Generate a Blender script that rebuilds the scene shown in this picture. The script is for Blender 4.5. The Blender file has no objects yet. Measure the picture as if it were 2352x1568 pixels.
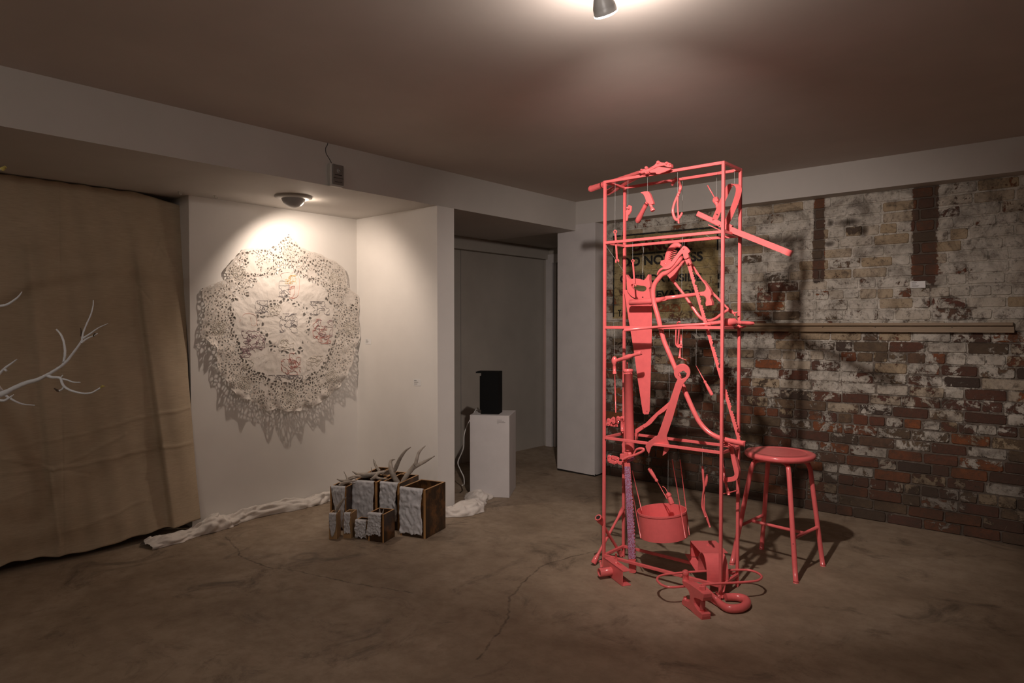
import bpy, math, random
from mathutils import Vector, Matrix
from mathutils.geometry import tessellate_polygon
S = bpy.context.scene
COL = S.collection
R = math.radians
# ------------------------------------------------------------------ camera
F, CX, CY, H = 1545.0, 1176.0, 784.0, 1.45
YAW, PITCH = R(41), math.atan(36 / 1545)
cd = bpy.data.cameras.new('camera'); cam = bpy.data.objects.new('camera', cd); COL.objects.link(cam)
cd.sensor_width = 36; cd.lens = F / 2352 * 36; cd.clip_start = .05
cam.location = (0, 0, H); cam.rotation_euler = (R(90) - PITCH, 0, YAW)
S.camera = cam
# ------------------------------------------------------------------ world, exposure
W = bpy.data.worlds.new('world'); S.world = W; W.use_nodes = True
W.node_tree.nodes['Background'].inputs[0].default_value = (1, .86, .74, 1)
W.node_tree.nodes['Background'].inputs[1].default_value = .0
S.view_settings.view_transform = 'Standard'; S.view_settings.look = 'None'
S.view_settings.exposure = 0.0; S.view_settings.gamma = 1; S.view_settings.use_curve_mapping = False
def lamp(name, kind, loc, power, color, target=None, size=.03, cone=120, blend=.5):
    l = bpy.data.lights.new(name, kind); l.energy = power; l.color = color
    if kind != 'AREA': l.shadow_soft_size = size
    if kind == 'SPOT': l.spot_size = R(cone); l.spot_blend = blend
    o = bpy.data.objects.new(name, l); COL.objects.link(o); o.location = loc
    if target is not None: o.rotation_euler = (Vector(target) - Vector(loc)).to_track_quat('-Z', 'Y').to_euler()
    return o
LAMP = Vector((-1.225, 1.875, 2.47))          # lens of the bare bulb above the cage
NICHE = Vector((-4.345, 2.625, 2.335))         # eyeball downlight in the niche soffit
lamp('spot_bulb_light', 'SPOT', LAMP + Vector((-.012, .035, -.03)), 218, (1, .865, .79), LAMP + Vector((-.72, 1.6, -.92)), .028, 94, 1.0)
lamp('bulb_glow_fill', 'POINT', LAMP + Vector((.09, -.16, -.03)), .5, (1, .9, .84), None, .04)  # added unseen point light that brightens the near side of the bulb shell
lamp('bulb_glow_fill', 'POINT', LAMP + Vector((-.06, .14, .0)), 12, (1, .88, .80), None, .03)   # light leaking from the back of the bulb
lamp('niche_leak_light', 'POINT', NICHE + Vector((-.03, .13, -.035)), .9, (1, .80, .64), None, .03)
lamp('niche_spot_light', 'SPOT', NICHE + Vector((-.035, .03, -.03)), 50, (1, .82, .68), (-4.86, 3.15, 1.45), .02, 132, .6)
# unseen point lights added as soft fill from behind the photographer
for i, (x, y, pw) in enumerate(((-.1, -1.1, 15), (-2.0, -1.3, 19))):
    lamp('room_fill_light', 'POINT', (x, y, 2.45), pw, (1, .86, .74) if i == 0 else (1, .90, .82), None, .05)
# ------------------------------------------------------------------ pixel rays (2352 x 1568 frame) to world
def ray(px, py):
    r = (px - CX) / F; u = (CY - py) / F
    fw = math.cos(PITCH) + u * math.sin(PITCH); uz = -math.sin(PITCH) + u * math.cos(PITCH)
    return Vector((math.cos(YAW) * r - math.sin(YAW) * fw, math.sin(YAW) * r + math.cos(YAW) * fw, uz))
O = Vector((0, 0, H))
def onz(px, py, z): d = ray(px, py); return O + d * ((z - H) / d.z)
def onx(px, py, x): d = ray(px, py); return O + d * (x / d.x)
def ony(px, py, y): d = ray(px, py); return O + d * (y / d.y)
def fd(px, py, dep): return O + ray(px, py) * dep
def onp(px, py, p, n): d = ray(px, py); return O + d * ((p - O).dot(n) / d.dot(n))
# ------------------------------------------------------------------ materials
def nt(name):
    m = bpy.data.materials.new(name); m.use_nodes = True; t = m.node_tree
    return m, t, t.nodes['Principled BSDF']
def N(t, typ, **k):
    n = t.nodes.new(typ)
    for a, v in k.items():
        if a.startswith('i_'): n.inputs[a[2:].replace('_', ' ')].default_value = v
        else: setattr(n, a, v)
    return n
def noise(t, vec, scale, detail=5, rough=.6, dist=0):
    n = N(t, 'ShaderNodeTexNoise', i_Scale=scale, i_Detail=detail, i_Roughness=rough, i_Distortion=dist)
    t.links.new(vec, n.inputs['Vector']); return n.outputs['Fac']
def ramp(t, fac, stops):
    r = N(t, 'ShaderNodeValToRGB'); e = r.color_ramp.elements
    while len(e) < len(stops): e.new(.5)
    for i, (p, c) in enumerate(stops):
        e[i].position = p; e[i].color = (c if isinstance(c, tuple) else (c, c, c)) + ((1,) if not isinstance(c, tuple) or len(c) == 3 else ())
    t.links.new(fac, r.inputs['Fac']); return r.outputs['Color']
def mth(t, op, a, b=None, c=None, clamp=False):
    n = N(t, 'ShaderNodeMath', operation=op, use_clamp=clamp)
    for i, v in enumerate((a, b, c)):
        if v is None: continue
        if isinstance(v, (int, float)): n.inputs[i].default_value = v
        else: t.links.new(v, n.inputs[i])
    return n.outputs[0]
def mix(t, fac, a, b, mode='MIX'):
    n = N(t, 'ShaderNodeMix', data_type='RGBA', blend_type=mode)
    for s, v in ((n.inputs[0], fac), (n.inputs[6], a), (n.inputs[7], b)):
        if isinstance(v, (int, float)): s.default_value = v
        elif isinstance(v, tuple): s.default_value = v + (1,)
        else: t.links.new(v, s)
    return n.outputs[2]
def bump(t, b, h, st=.3, d=.01):
    n = N(t, 'ShaderNodeBump', i_Strength=st, i_Distance=d); t.links.new(h, n.inputs['Height'])
    t.links.new(n.outputs[0], b.inputs['Normal'])
def pos(t): return N(t, 'ShaderNodeNewGeometry').outputs['Position']
def simple(name, col, rough=.5, var=.12, scale=20, bmp=.1, metal=0, dist=.004, spec=None):
    m, t, b = nt(name); p = pos(t); f = noise(t, p, scale)
    c2 = tuple(min(1, c * (1 + var)) for c in col); c1 = tuple(c * (1 - var) for c in col)
    t.links.new(ramp(t, f, ((.3, c1), (.7, c2))), b.inputs['Base Color'])
    b.inputs['Roughness'].default_value = rough; b.inputs['Metallic'].default_value = metal
    if spec is not None: b.inputs['Specular IOR Level'].default_value = spec
    if bmp: bump(t, b, noise(t, p, scale * 2.5), bmp, dist)
    return m
M = {}
M['pink'] = simple('pink_enamel', (.78, .150, .152), .22, .05, 30, .05, dist=.002)
M['white_paint'] = simple('white_wall_paint', (.60, .575, .54), .75, .04, 2.2, .12, dist=.002)
M['niche_paint'] = simple('fresh_white_paint', (.74, .71, .675), .7, .03, 3, .06, dist=.002)
M['ceiling_paint'] = simple('ceiling_paint', (.56, .50, .455), .8, .07, 1.3, .1, dist=.002)
M['beam_paint'] = simple('beam_paint', (.52, .49, .455), .75, .05, 2, .12, dist=.002)
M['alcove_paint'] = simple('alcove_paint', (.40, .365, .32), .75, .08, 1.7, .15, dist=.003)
M['plinth'] = simple('plinth_paint', (.57, .54, .53), .6, .05, 5, .05)
M['black'] = simple('matt_black_paint', (.004, .004, .004), .8, .1, 30, .05, spec=.15)
M['antler'] = simple('antler_bone', (.33, .285, .24), .55, .3, 28, .5)
M['branch'] = simple('white_painted_bark', (.84, .88, .93), .5, .05, 60, .35)
M['bark'] = simple('bare_brown_bark', (.09, .055, .035), .8, .3, 60, .6)
M['bud'] = simple('yellow_bud', (.5, .42, .12), .7, .2, 60, .6)
M['linen'] = simple('white_linen', (.72, .67, .62), .9, .06, 30, .35)
M['sheet'] = simple('white_plaster_cloth', (.55, .55, .57), .85, .10, 26, .7)
M['pine'] = simple('pale_pine', (.40, .25, .13), .6, .15, 12, .15)
M['plastic'] = simple('ivory_plastic', (.52, .50, .46), .45, .04, 12, .02)
M['meter'] = simple('grey_sensor_face', (.17, .15, .135), .4, .1, 20, .02)
M['door'] = simple('door_paint', (.30, .275, .24), .6, .1, 4, .1)
M['dark'] = simple('dark_metal', (.02, .018, .016), .4, .2, 20, .1)
M['card'] = simple('white_card', (.74, .73, .72), .7, .02, 20, 0)
M['ink'] = simple('grey_print', (.22, .21, .2), .7, .05, 20, 0)
M['cable'] = simple('white_cable', (.62, .60, .57), .45, .03, 20, 0)
M['nylon'] = simple('nylon_line', (.42, .42, .40), .3, .03, 20, 0)
M['shell'] = simple('lamp_shell', (.34, .325, .31), .35, .04, 20, 0)
def wood(name, c1, c2, axis_scale=(3, 3, 40), rough=.5, extra=None):
    m, t, b = nt(name); g = N(t, 'ShaderNodeTexCoord'); mp = N(t, 'ShaderNodeMapping')
    mp.inputs['Scale'].default_value = axis_scale
    t.links.new(g.outputs['Object'], mp.inputs['Vector'])
    f = noise(t, mp.outputs[0], 1.0, 8, .65, 1.2)
    c = ramp(t, f, ((.32, c1), (.68, c2)))
    if extra:
        c = mix(t, ramp(t, noise(t, g.outputs['Object'], 9, 8, .7), ((.48, 0.), (.62, 1.))), c, extra)
    t.links.new(c, b.inputs['Base Color']); b.inputs['Roughness'].default_value = rough
    bump(t, b, f, .2, .003); return m
M['dark_wood'] = wood('scorched_wood', (.018, .009, .005), (.055, .028, .014), (16, 16, 2), .35, (.15, .065, .02))
M['edge_wood'] = wood('orange_end_grain', (.32, .16, .055), (.50, .28, .115), (14, 14, 3), .5)
M['light_wood'] = wood('honey_wood', (.30, .18, .08), (.46, .29, .14), (16, 16, 2), .5)
M['rail_wood'] = wood('pine_rail', (.21, .14, .075), (.31, .215, .125), (2, 40, 40), .5)
def emis(name, col, st):
    m, t, b = nt(name); b.inputs['Emission Color'].default_value = col + (1,); b.inputs['Emission Strength'].default_value = st
    b.inputs['Base Color'].default_value = col + (1,); return m
M['lens'] = emis('glowing_lens', (1, .93, .82), 14)
# glitter
m, t, b = nt('purple_glitter'); p = pos(t)
v = N(t, 'ShaderNodeTexVoronoi', i_Scale=420.0); t.links.new(p, v.inputs['Vector'])
c = ramp(t, v.outputs['Color'], ((.35, (.46, .10, .15)), (.6, (.52, .24, .42)), (.76, (.72, .62, 1.0))))
t.links.new(c, b.inputs['Base Color']); b.inputs['Roughness'].default_value = .25; b.inputs['Metallic'].default_value = .25
nm = N(t, 'ShaderNodeBump', i_Strength=.9, i_Distance=.004); t.links.new(v.outputs['Distance'], nm.inputs['Height']); t.links.new(nm.outputs[0], b.inputs['Normal'])
M['glitter'] = m
# canvas
m, t, b = nt('raw_canvas'); p = pos(t)
c = ramp(t, noise(t, p, 1.6, 6), ((.3, (.42, .33, .225)), (.7, (.53, .43, .31))))
mp = N(t, 'ShaderNodeMapping'); mp.inputs['Scale'].default_value = (20, 14, 260); t.links.new(p, mp.inputs['Vector'])
f1 = noise(t, mp.outputs[0], 1, 3); c = mix(t, .22, c, ramp(t, f1, ((.3, .12), (.7, .5))), 'OVERLAY')
t.links.new(c, b.inputs['Base Color']); b.inputs['Roughness'].default_value = .95; bump(t, b, f1, .35, .002); M['canvas'] = m
# ---- brick paint : shared recipe for bricks and for the mortar bed
SG0 = ony(1408, 543, 5.52); SG1 = ony(1649, 730, 5.52)
def band(t, x, a, b_, s=.01):
    n = N(t, 'ShaderNodeMapRange', interpolation_type='SMOOTHSTEP', i_From_Min=a - s, i_From_Max=a + s); t.links.new(x, n.inputs['Value'])
    n2 = N(t, 'ShaderNodeMapRange', interpolation_type='SMOOTHSTEP', i_From_Min=b_ - s, i_From_Max=b_ + s); t.links.new(x, n2.inputs['Value'])
    return mth(t, 'SUBTRACT', n.outputs[0], n2.outputs[0])
def brickmat(name, mortar=False):
    m, t, b = nt(name); p = pos(t)
    sp = N(t, 'ShaderNodeSeparateXYZ'); t.links.new(p, sp.inputs[0]); x, z = sp.outputs[0], sp.outputs[2]
    at = N(t, 'ShaderNodeAttribute', attribute_name='tone'); asp = N(t, 'ShaderNodeSeparateColor'); t.links.new(at.outputs['Color'], asp.inputs[0])
    n1 = noise(t, p, 11, 12, .78, .5); n2 = noise(t, p, 34, 8, .75); n3 = noise(t, p, 2.3, 5, .6)
    if mortar:
        base = ramp(t, n2, ((.3, (.12, .09, .07)), (.7, (.27, .23, .19))))
        rnd = .5
    else:
        base = ramp(t, asp.outputs[0], ((.0, (.10, .048, .032)), (.25, (.16, .055, .030)), (.45, (.34, .105, .03)), (.62, (.13, .045, .034)), (.8, (.20, .14, .08)), (1, (.055, .038, .030))))
        base = mix(t, ramp(t, n2, ((.35, 0.), (.7, .5))), base, (.06, .03, .02))
        rnd = asp.outputs[1]
    # paint coverage: thick high on the wall, flaking off lower down
    cov = N(t, 'ShaderNodeMapRange', i_From_Min=.15, i_From_Max=2.0, i_To_Min=-.12, i_To_Max=.19); t.links.new(z, cov.inputs['Value'])
    a = mth(t, 'ADD', mth(t, 'ADD', n1, cov.outputs[0]), mth(t, 'MULTIPLY', mth(t, 'SUBTRACT', rnd, .5), .26 if not mortar else 0))
    a = mth(t, 'ADD', a, mth(t, 'MULTIPLY', mth(t, 'SUBTRACT', n3, .5), .45))
    if mortar: a = mth(t, 'SUBTRACT', a, .03)
    # two old unpainted strips near the top
    top = band(t, z, 1.80, 3, .04)
    x_ = x; x = mth(t, 'ADD', x, mth(t, 'MULTIPLY', mth(t, 'SUBTRACT', n2, .5), .05))
    s1 = mth(t, 'MULTIPLY', band(t, x, STRIP[0], STRIP[1], .012), top)
    s2 = mth(t, 'MULTIPLY', band(t, x, STRIP[2], STRIP[3], .02), band(t, z, 1.74, 3, .10))
    bare = mth(t, 'MAXIMUM', s1, s2); x = x_
    a = mth(t, 'SUBTRACT', a, mth(t, 'MULTIPLY', bare, .5))
    mask = ramp(t, a, ((.50, 0.), (.53, 1.)))
    paint = ramp(t, noise(t, p, 11, 6), ((.3, (.44, .40, .335)), (.7, (.66, .62, .55))))
    if not mortar: paint = mix(t, ramp(t, asp.outputs[2], ((.55, 0.), (.9, .75))), paint, (.36, .25, .125))
    # yellowed rectangle of the old sign
    sg = mth(t, 'MULTIPLY', band(t, x, SG0.x, SG1.x), band(t, z, SG1.z, SG0.z))
    paint = mix(t, mth(t, 'MULTIPLY', sg, ramp(t, n3, ((.3, .9), (.75, .75)))), paint, (.36, .27, .10))
    c = mix(t, mask, base, paint)
    c = mix(t, mth(t, 'MULTIPLY', bare, .62), c, (.05, .032, .02))
    # soot and rust stains
    c = mix(t, ramp(t, noise(t, p, 3.1, 9, .75, 1.5), ((.48, 0.), (.68, .75))), c, (.055, .036, .024))
    c = mix(t, ramp(t, noise(t, p, 19, 10, .8, .3), ((.52, 0.), (.62, .72))), c, (.075, .052, .036))
    c = mix(t, ramp(t, noise(t, p, 46, 6, .8), ((.56, 0.), (.66, .6))), c, (.04, .028, .02))
    low = N(t, 'ShaderNodeMapRange', i_From_Min=.95, i_From_Max=.02, i_To_Min=.0, i_To_Max=.85); low.clamp = True; t.links.new(z, low.inputs['Value'])
    c = mix(t, mth(t, 'MULTIPLY', low.outputs[0], ramp(t, n3, ((.35, .5), (.6, 1.)))), c, (.04, .026, .017))
    hump = None
    for (px_, py_, ra, rb) in ((1950, 510, .11, .035), (1983, 530, .045, .06), (1908, 512, .03, .035), (1905, 560, .05, .03)):
        q = ony(px_, py_, 5.52)
        dx = mth(t, 'DIVIDE', mth(t, 'SUBTRACT', x, q.x), ra); dz = mth(t, 'DIVIDE', mth(t, 'SUBTRACT', z, q.z), rb)
        r2 = mth(t, 'ADD', mth(t, 'MULTIPLY', dx, dx), mth(t, 'MULTIPLY', dz, dz))
        g = mth(t, 'SUBTRACT', 1.25, mth(t, 'ADD', r2, mth(t, 'MULTIPLY', n2, .7)), None, True)
        hump = g if hump is None else mth(t, 'MAXIMUM', hump, g)
    c = mix(t, hump, c, (.03, .016, .006))
    t.links.new(c, b.inputs['Base Color'])
    b.inputs['Roughness'].default_value = .8
    hgt = mth(t, 'ADD', mth(t, 'MULTIPLY', mask, .5), n2)
    bump(t, b, hgt, .7, .007); return m
STRIP = (ony(1868, 560, 5.52).x, ony(1893, 560, 5.52).x, ony(2097, 520, 5.52).x, ony(2152, 520, 5.52).x)
M['brick'] = brickmat('old_painted_brick'); M['mortar'] = brickmat('lime_mortar', True)
# ---- floor
CR = [[(517, 1232), (547, 1262), (551, 1275), (584, 1290), (611, 1303), (670, 1309), (790, 1335), (950, 1362)],
      [(1372, 1264), (1300, 1282), (1245, 1298), (1200, 1338), (1172, 1372), (1166, 1420), (1128, 1475), (1098, 1512)]]
m, t, b = nt('stained_concrete'); p = pos(t)
n1 = noise(t, p, 1.1, 8, .62, .6); n2 = noise(t, p, 9, 8, .7); n3 = noise(t, p, 70, 4, .7)
c = ramp(t, n1, ((.28, (.205, .148, .098)), (.5, (.31, .236, .165)), (.72, (.41, .325, .24))))
c = mix(t, ramp(t, n2, ((.42, 0.), (.75, .5))), c, (.13, .088, .06))
c = mix(t, ramp(t, noise(t, p, 2.4, 7, .75, 1.0), ((.54, 0.), (.7, .75))), c, (.055, .038, .026))
c = mix(t, ramp(t, n3, ((.66, 0.), (.76, .5))), c, (.33, .29, .24))
wn = N(t, 'ShaderNodeTexNoise', i_Scale=14.0, i_Detail=4.0); t.links.new(p, wn.inputs['Vector'])
va = N(t, 'ShaderNodeVectorMath', operation='SUBTRACT'); t.links.new(wn.outputs['Color'], va.inputs[0]); va.inputs[1].default_value = (.5, .5, .5)
vs = N(t, 'ShaderNodeVectorMath', operation='SCALE'); t.links.new(va.outputs[0], vs.inputs[0]); vs.inputs['Scale'].default_value = .045
vp = N(t, 'ShaderNodeVectorMath', operation='ADD'); t.links.new(p, vp.inputs[0]); t.links.new(vs.outputs[0], vp.inputs[1])
dist = None
for line in CR:
    pts = [onz(x, y, 0) for x, y in line]
    for a_, b_ in zip(pts, pts[1:]):
        ab = b_ - a_
        s = N(t, 'ShaderNodeVectorMath', operation='SUBTRACT'); t.links.new(vp.outputs[0], s.inputs[0]); s.inputs[1].default_value = a_
        d = N(t, 'ShaderNodeVectorMath', operation='DOT_PRODUCT'); t.links.new(s.outputs[0], d.inputs[0]); d.inputs[1].default_value = ab / ab.length_squared
        k = mth(t, 'ADD', d.outputs['Value'], 0, None, True)
        q = N(t, 'ShaderNodeVectorMath', operation='SCALE'); q.inputs[0].default_value = ab; t.links.new(k, q.inputs['Scale'])
        e = N(t, 'ShaderNodeVectorMath', operation='DISTANCE'); t.links.new(s.outputs[0], e.inputs[0]); t.links.new(q.outputs[0], e.inputs[1])
        dist = e.outputs['Value'] if dist is None else mth(t, 'MINIMUM', dist, e.outputs['Value'])
crk = N(t, 'ShaderNodeMapRange', i_From_Min=.001, i_From_Max=.009, i_To_Min=1., i_To_Max=0.); t.links.new(dist, crk.inputs['Value'])
crkf = mth(t, 'MULTIPLY', crk.outputs[0], ramp(t, n2, ((.3, .2), (.6, .85))))
c = mix(t, crkf, c, (.05, .032, .02))
qd = onz(702, 1278, 0); sd = N(t, 'ShaderNodeVectorMath', operation='DISTANCE'); t.links.new(vp.outputs[0], sd.inputs[0]); sd.inputs[1].default_value = qd
c = mix(t, mth(t, 'MULTIPLY', band(t, sd.outputs['Value'], .05, .085, .02), .45), c, (.06, .04, .028))
t.links.new(c, b.inputs['Base Color'])
t.links.new(ramp(t, n2, ((.3, .5), (.7, .75))), b.inputs['Roughness'])
bump(t, b, mth(t, 'SUBTRACT', mth(t, 'ADD', n2, mth(t, 'MULTIPLY', n3, .3)), crkf), .25, .006); M['floor'] = m
# ---- worn sign paint
def worn(name, col, th=.42):
    m, t, b = nt(name); p = pos(t); b.inputs['Base Color'].default_value = col + (1,); b.inputs['Roughness'].default_value = .8
    tr = N(t, 'ShaderNodeBsdfTransparent'); mx = N(t, 'ShaderNodeMixShader')
    f = ramp(t, noise(t, p, 22, 9, .75), ((th - .06, 0.), (th + .03, 1.)))
    t.links.new(f, mx.inputs[0]); t.links.new(tr.outputs[0], mx.inputs[1]); t.links.new(b.outputs[0], mx.inputs[2])
    t.links.new(mx.outputs[0], t.nodes['Material Output'].inputs[0]); return m
M['sign_black'] = worn('worn_black_sign_paint', (.012, .012, .012)); M['sign_red'] = worn('worn_red_sign_paint', (.10, .018, .012), .4)
# ---- lace cloth
m, t, b = nt('crochet_lace'); uv = N(t, 'ShaderNodeUVMap'); g = pos(t)
sp = N(t, 'ShaderNodeSeparateXYZ'); t.links.new(uv.outputs[0], sp.inputs[0]); r_ = sp.outputs[1]
wv = N(t, 'ShaderNodeTexNoise', i_Scale=6.0); t.links.new(g, wv.inputs['Vector'])
rw = mth(t, 'ADD', r_, mth(t, 'MULTIPLY', mth(t, 'SUBTRACT', wv.outputs[0], .5), .10))
v1 = N(t, 'ShaderNodeTexVoronoi', feature='DISTANCE_TO_EDGE', i_Scale=44.0); t.links.new(g, v1.inputs['Vector'])
hole = ramp(t, v1.outputs['Distance'], ((.13, 0.), (.17, 1.)))
dens = ramp(t, noise(t, g, 10, 3), ((.40, 0.), (.44, 1.)))
outer = mth(t, 'MULTIPLY', band(t, rw, .665, .985, .01), dens)
ringb = band(t, rw, .645, .70, .004)
v2 = N(t, 'ShaderNodeTexVoronoi', feature='DISTANCE_TO_EDGE', i_Scale=30.0); t.links.new(g, v2.inputs['Vector'])
hole2 = ramp(t, v2.outputs['Distance'], ((.16, 0.), (.2, 1.)))
inner = mth(t, 'MULTIPLY', band(t, rw, .27, .35, .01), .9)
al = mth(t, 'MAXIMUM', mth(t, 'MULTIPLY', hole, outer), mth(t, 'MULTIPLY', hole2, mth(t, 'MAXIMUM', ringb, inner)))
b.inputs['Base Color'].default_value = (.72, .67, .61, 1)
c = ramp(t, noise(t, g, 5, 5), ((.3, (.60, .55, .50)), (.7, (.74, .69, .64))))
c = mix(t, mth(t, 'MULTIPLY', ramp(t, v1.outputs['Distance'], ((.03, .8), (.12, 0.))), outer), c, (.54, .48, .42))
t.links.new(c, b.inputs['Base Color']); b.inputs['Roughness'].default_value = .95
bump(t, b, mth(t, 'ADD', mth(t, 'MULTIPLY', mth(t, 'MULTIPLY', v1.outputs['Distance'], .7), outer), noise(t, g, 22, 7, .7)), .5, .008)
tr = N(t, 'ShaderNodeBsdfTransparent'); mx = N(t, 'ShaderNodeMixShader'); t.links.new(al, mx.inputs[0])
t.links.new(b.outputs[0], mx.inputs[1]); t.links.new(tr.outputs[0], mx.inputs[2]); t.links.new(mx.outputs[0], t.nodes['Material Output'].inputs[0]); M['lace'] = m
for k, c in dict(th_white=(.62, .57, .5), th_grey=(.26, .24, .25), th_red=(.48, .19, .16), th_purple=(.30, .18, .21), th_yellow=(.65, .42, .16), th_pink=(.55, .25, .2)).items(): M[k] = simple(k.replace('th_', '') + '_thread', c, .9, .1, 40, 0)
# ------------------------------------------------------------------ mesh builder
def cr(pts, n=5):
    P = [Vector(p) for p in pts]
    if len(P) < 3: return P
    Q = [P[0] * 2 - P[1]] + P + [P[-1] * 2 - P[-2]]; out = []
    for i in range(1, len(Q) - 2):
        a, b, c, d = Q[i - 1:i + 3]
        for k in range(n):
            s = k / n
            out.append(.5 * ((2 * b) + (c - a) * s + (2 * a - 5 * b + 4 * c - d) * s * s + (3 * b - a - 3 * c + d) * s ** 3))
    out.append(P[-1]); return out
def lerpl(L, s):
    x = s * (len(L) - 1); i = min(int(x), len(L) - 2); return L[i] + (L[i + 1] - L[i]) * (x - i)
class MB:
    def __init__(s): s.v = []; s.f = []; s.m = []; s.sm = []; s.uv = None
    def add(s, vs, fs, mi=0, sm=False):
        o = len(s.v); s.v += [Vector(v) for v in vs]; s.f += [tuple(i + o for i in f) for f in fs]; s.m += [mi] * len(fs); s.sm += [sm] * len(fs); return s
    def tube(s, pts, r, n=10, smooth=0, mi=0, closed=False, jit=0):
        P = [Vector(p) for p in pts]
        if smooth and len(P) > 2:
            if closed:
                k = len(P); P2 = cr(P[-2:] + P + P[:3], smooth); P = P2[2 * smooth:(2 + k) * smooth]
            else: P = cr(P, smooth)
        rr = [lerpl(r, i / (len(P) - 1)) for i in range(len(P))] if isinstance(r, (list, tuple)) else [r] * len(P)
        vs = []; fs = []; up = None; K = len(P)
        for i, p in enumerate(P):
            if closed: tg = (P[(i + 1) % K] - P[i - 1]).normalized()
            else: tg = (P[min(i + 1, K - 1)] - P[max(i - 1, 0)]).normalized()
            if up is None:
                up = Vector((0, 0, 1)) if abs(tg.z) < .9 else Vector((1, 0, 0))
            up = (up - tg * up.dot(tg))
            if up.length < 1e-6: up = tg.orthogonal()
            up.normalize(); sd = tg.cross(up)
            for j in range(n):
                a = 2 * math.pi * j / n; q = rr[i] * (1 + (random.uniform(-jit, jit) if jit else 0))
                vs.append(p + up * math.cos(a) * q + sd * math.sin(a) * q)
        for i in range(K if closed else K - 1):
            for j in range(n):
                i2 = (i + 1) % K
                fs.append((i * n + j, i * n + (j + 1) % n, i2 * n + (j + 1) % n, i2 * n + j))
        s.add(vs, fs, mi, n > 6)
        if not closed:
            o = len(s.v) - len(vs)
            s.f += [tuple(o + j for j in range(n)), tuple(o + (K - 1) * n + j for j in reversed(range(n)))]; s.m += [mi] * 2; s.sm += [False] * 2
        return s
    def lathe(s, a, b, prof, n=20, mi=0):   # prof: (fraction along a->b, radius)
        a, b = Vector(a), Vector(b); d = b - a; tg = d.normalized(); up = tg.orthogonal().normalized(); sd = tg.cross(up)
        vs = []; fs = []
        for f_, r in prof:
            for j in range(n):
                an = 2 * math.pi * j / n; vs.append(a + d * f_ + (up * math.cos(an) + sd * math.sin(an)) * r)
        for i in range(len(prof) - 1):
            for j in range(n): fs.append((i * n + j, i * n + (j + 1) % n, (i + 1) * n + (j + 1) % n, (i + 1) * n + j))
        s.add(vs, fs, mi, n > 8); o = len(s.v) - len(vs)
        s.f += [tuple(o + j for j in range(n)), tuple(o + (len(prof) - 1) * n + j for j in reversed(range(n)))]; s.m += [mi] * 2; s.sm += [False] * 2
        return s
    def box(s, a, b, mi=0):
        x0, y0, z0 = a; x1, y1, z1 = b
        return s.add([(x0, y0, z0), (x1, y0, z0), (x1, y1, z0), (x0, y1, z0), (x0, y0, z1), (x1, y0, z1), (x1, y1, z1), (x0, y1, z1)],
                     [(0, 3, 2, 1), (4, 5, 6, 7), (0, 1, 5, 4), (1, 2, 6, 5), (2, 3, 7, 6), (3, 0, 4, 7)], mi)
    def obox(s, o, u, v, w, mi=0, mis=None):   # oriented box from corner o with edge vectors
        o, u, v, w = map(Vector, (o, u, v, w))
        P = [o, o + u, o + u + v, o + v, o + w, o + u + w, o + u + v + w, o + v + w]
        fs = [(0, 3, 2, 1), (4, 5, 6, 7), (0, 1, 5, 4), (1, 2, 6, 5), (2, 3, 7, 6), (3, 0, 4, 7)]
        s.add(P, fs, mi)
        if mis: s.m[-6:] = mis
        return s
    def plate(s, outer, th, holes=(), mi=0):   # outer: coplanar world points; th: thickness vector
        th = Vector(th); loops = [[Vector(p) for p in outer]] + [[Vector(p) for p in h] for h in holes]
        flat = [p for l in loops for p in l]; n = len(flat)
        nz = Vector((0, 0, 0))
        for i in range(len(loops[0])): nz += loops[0][i].cross(loops[0][(i + 1) % len(loops[0])])
        # rotate to 2d
        q = nz.normalized().rotation_difference(Vector((0, 0, 1))); L2 = [[(q @ p).to_2d().to_3d() for p in l] for l in loops]
        tri = tessellate_polygon(L2)
        flip = nz.dot(th) > 0
        vs = flat + [p + th for p in flat]; fs = []
        for a, b, c in tri:
            nn = (flat[b] - flat[a]).cross(flat[c] - flat[a])
            if nn.dot(th) > 0: b, c = c, b
            fs.append((a, b, c)); fs.append((a + n, c + n, b + n))
        o = 0
        for li, l in enumerate(loops):
            k = len(l); ar = Vector((0, 0, 0))
            for i in range(k): ar += l[i].cross(l[(i + 1) % k])
            rev = (ar.dot(th) < 0) != (li > 0)
            for i in range(k):
                a, b = o + i, o + (i + 1) % k
                fs.append((a, a + n, b + n, b) if rev else (a, b, b + n, a + n))
            o += k
        return s.add(vs, fs, mi)
    def ribbon(s, path, w, th, smooth=0, mi=0):
        P = cr(path, smooth) if smooth else [Vector(p) for p in path]; w = Vector(w); vs = []; fs = []
        for i, p in enumerate(P):
            tg = (P[min(i + 1, len(P) - 1)] - P[max(i - 1, 0)]).normalized(); nn = tg.cross(w).normalized() * th / 2
            vs += [p - w / 2 - nn, p + w / 2 - nn, p + w / 2 + nn, p - w / 2 + nn]
        for i in range(len(P) - 1):
            for j in range(4): fs.append((4 * i + j, 4 * i + (j + 1) % 4, 4 * i + 4 + (j + 1) % 4, 4 * i + 4 + j))
        k = 4 * (len(P) - 1); fs += [(3, 2, 1, 0), (k, k + 1, k + 2, k + 3)]
        return s.add(vs, fs, mi)
    def grid(s, nu, nv, fn, th=None, mi=0):
        vs = [fn(i / nu, j / nv) for j in range(nv + 1) for i in range(nu + 1)]
        fs = [(j * (nu + 1) + i, j * (nu + 1) + i + 1, (j + 1) * (nu + 1) + i + 1, (j + 1) * (nu + 1) + i) for j in range(nv) for i in range(nu)]
        return s.add(vs, fs, mi, True)
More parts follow.
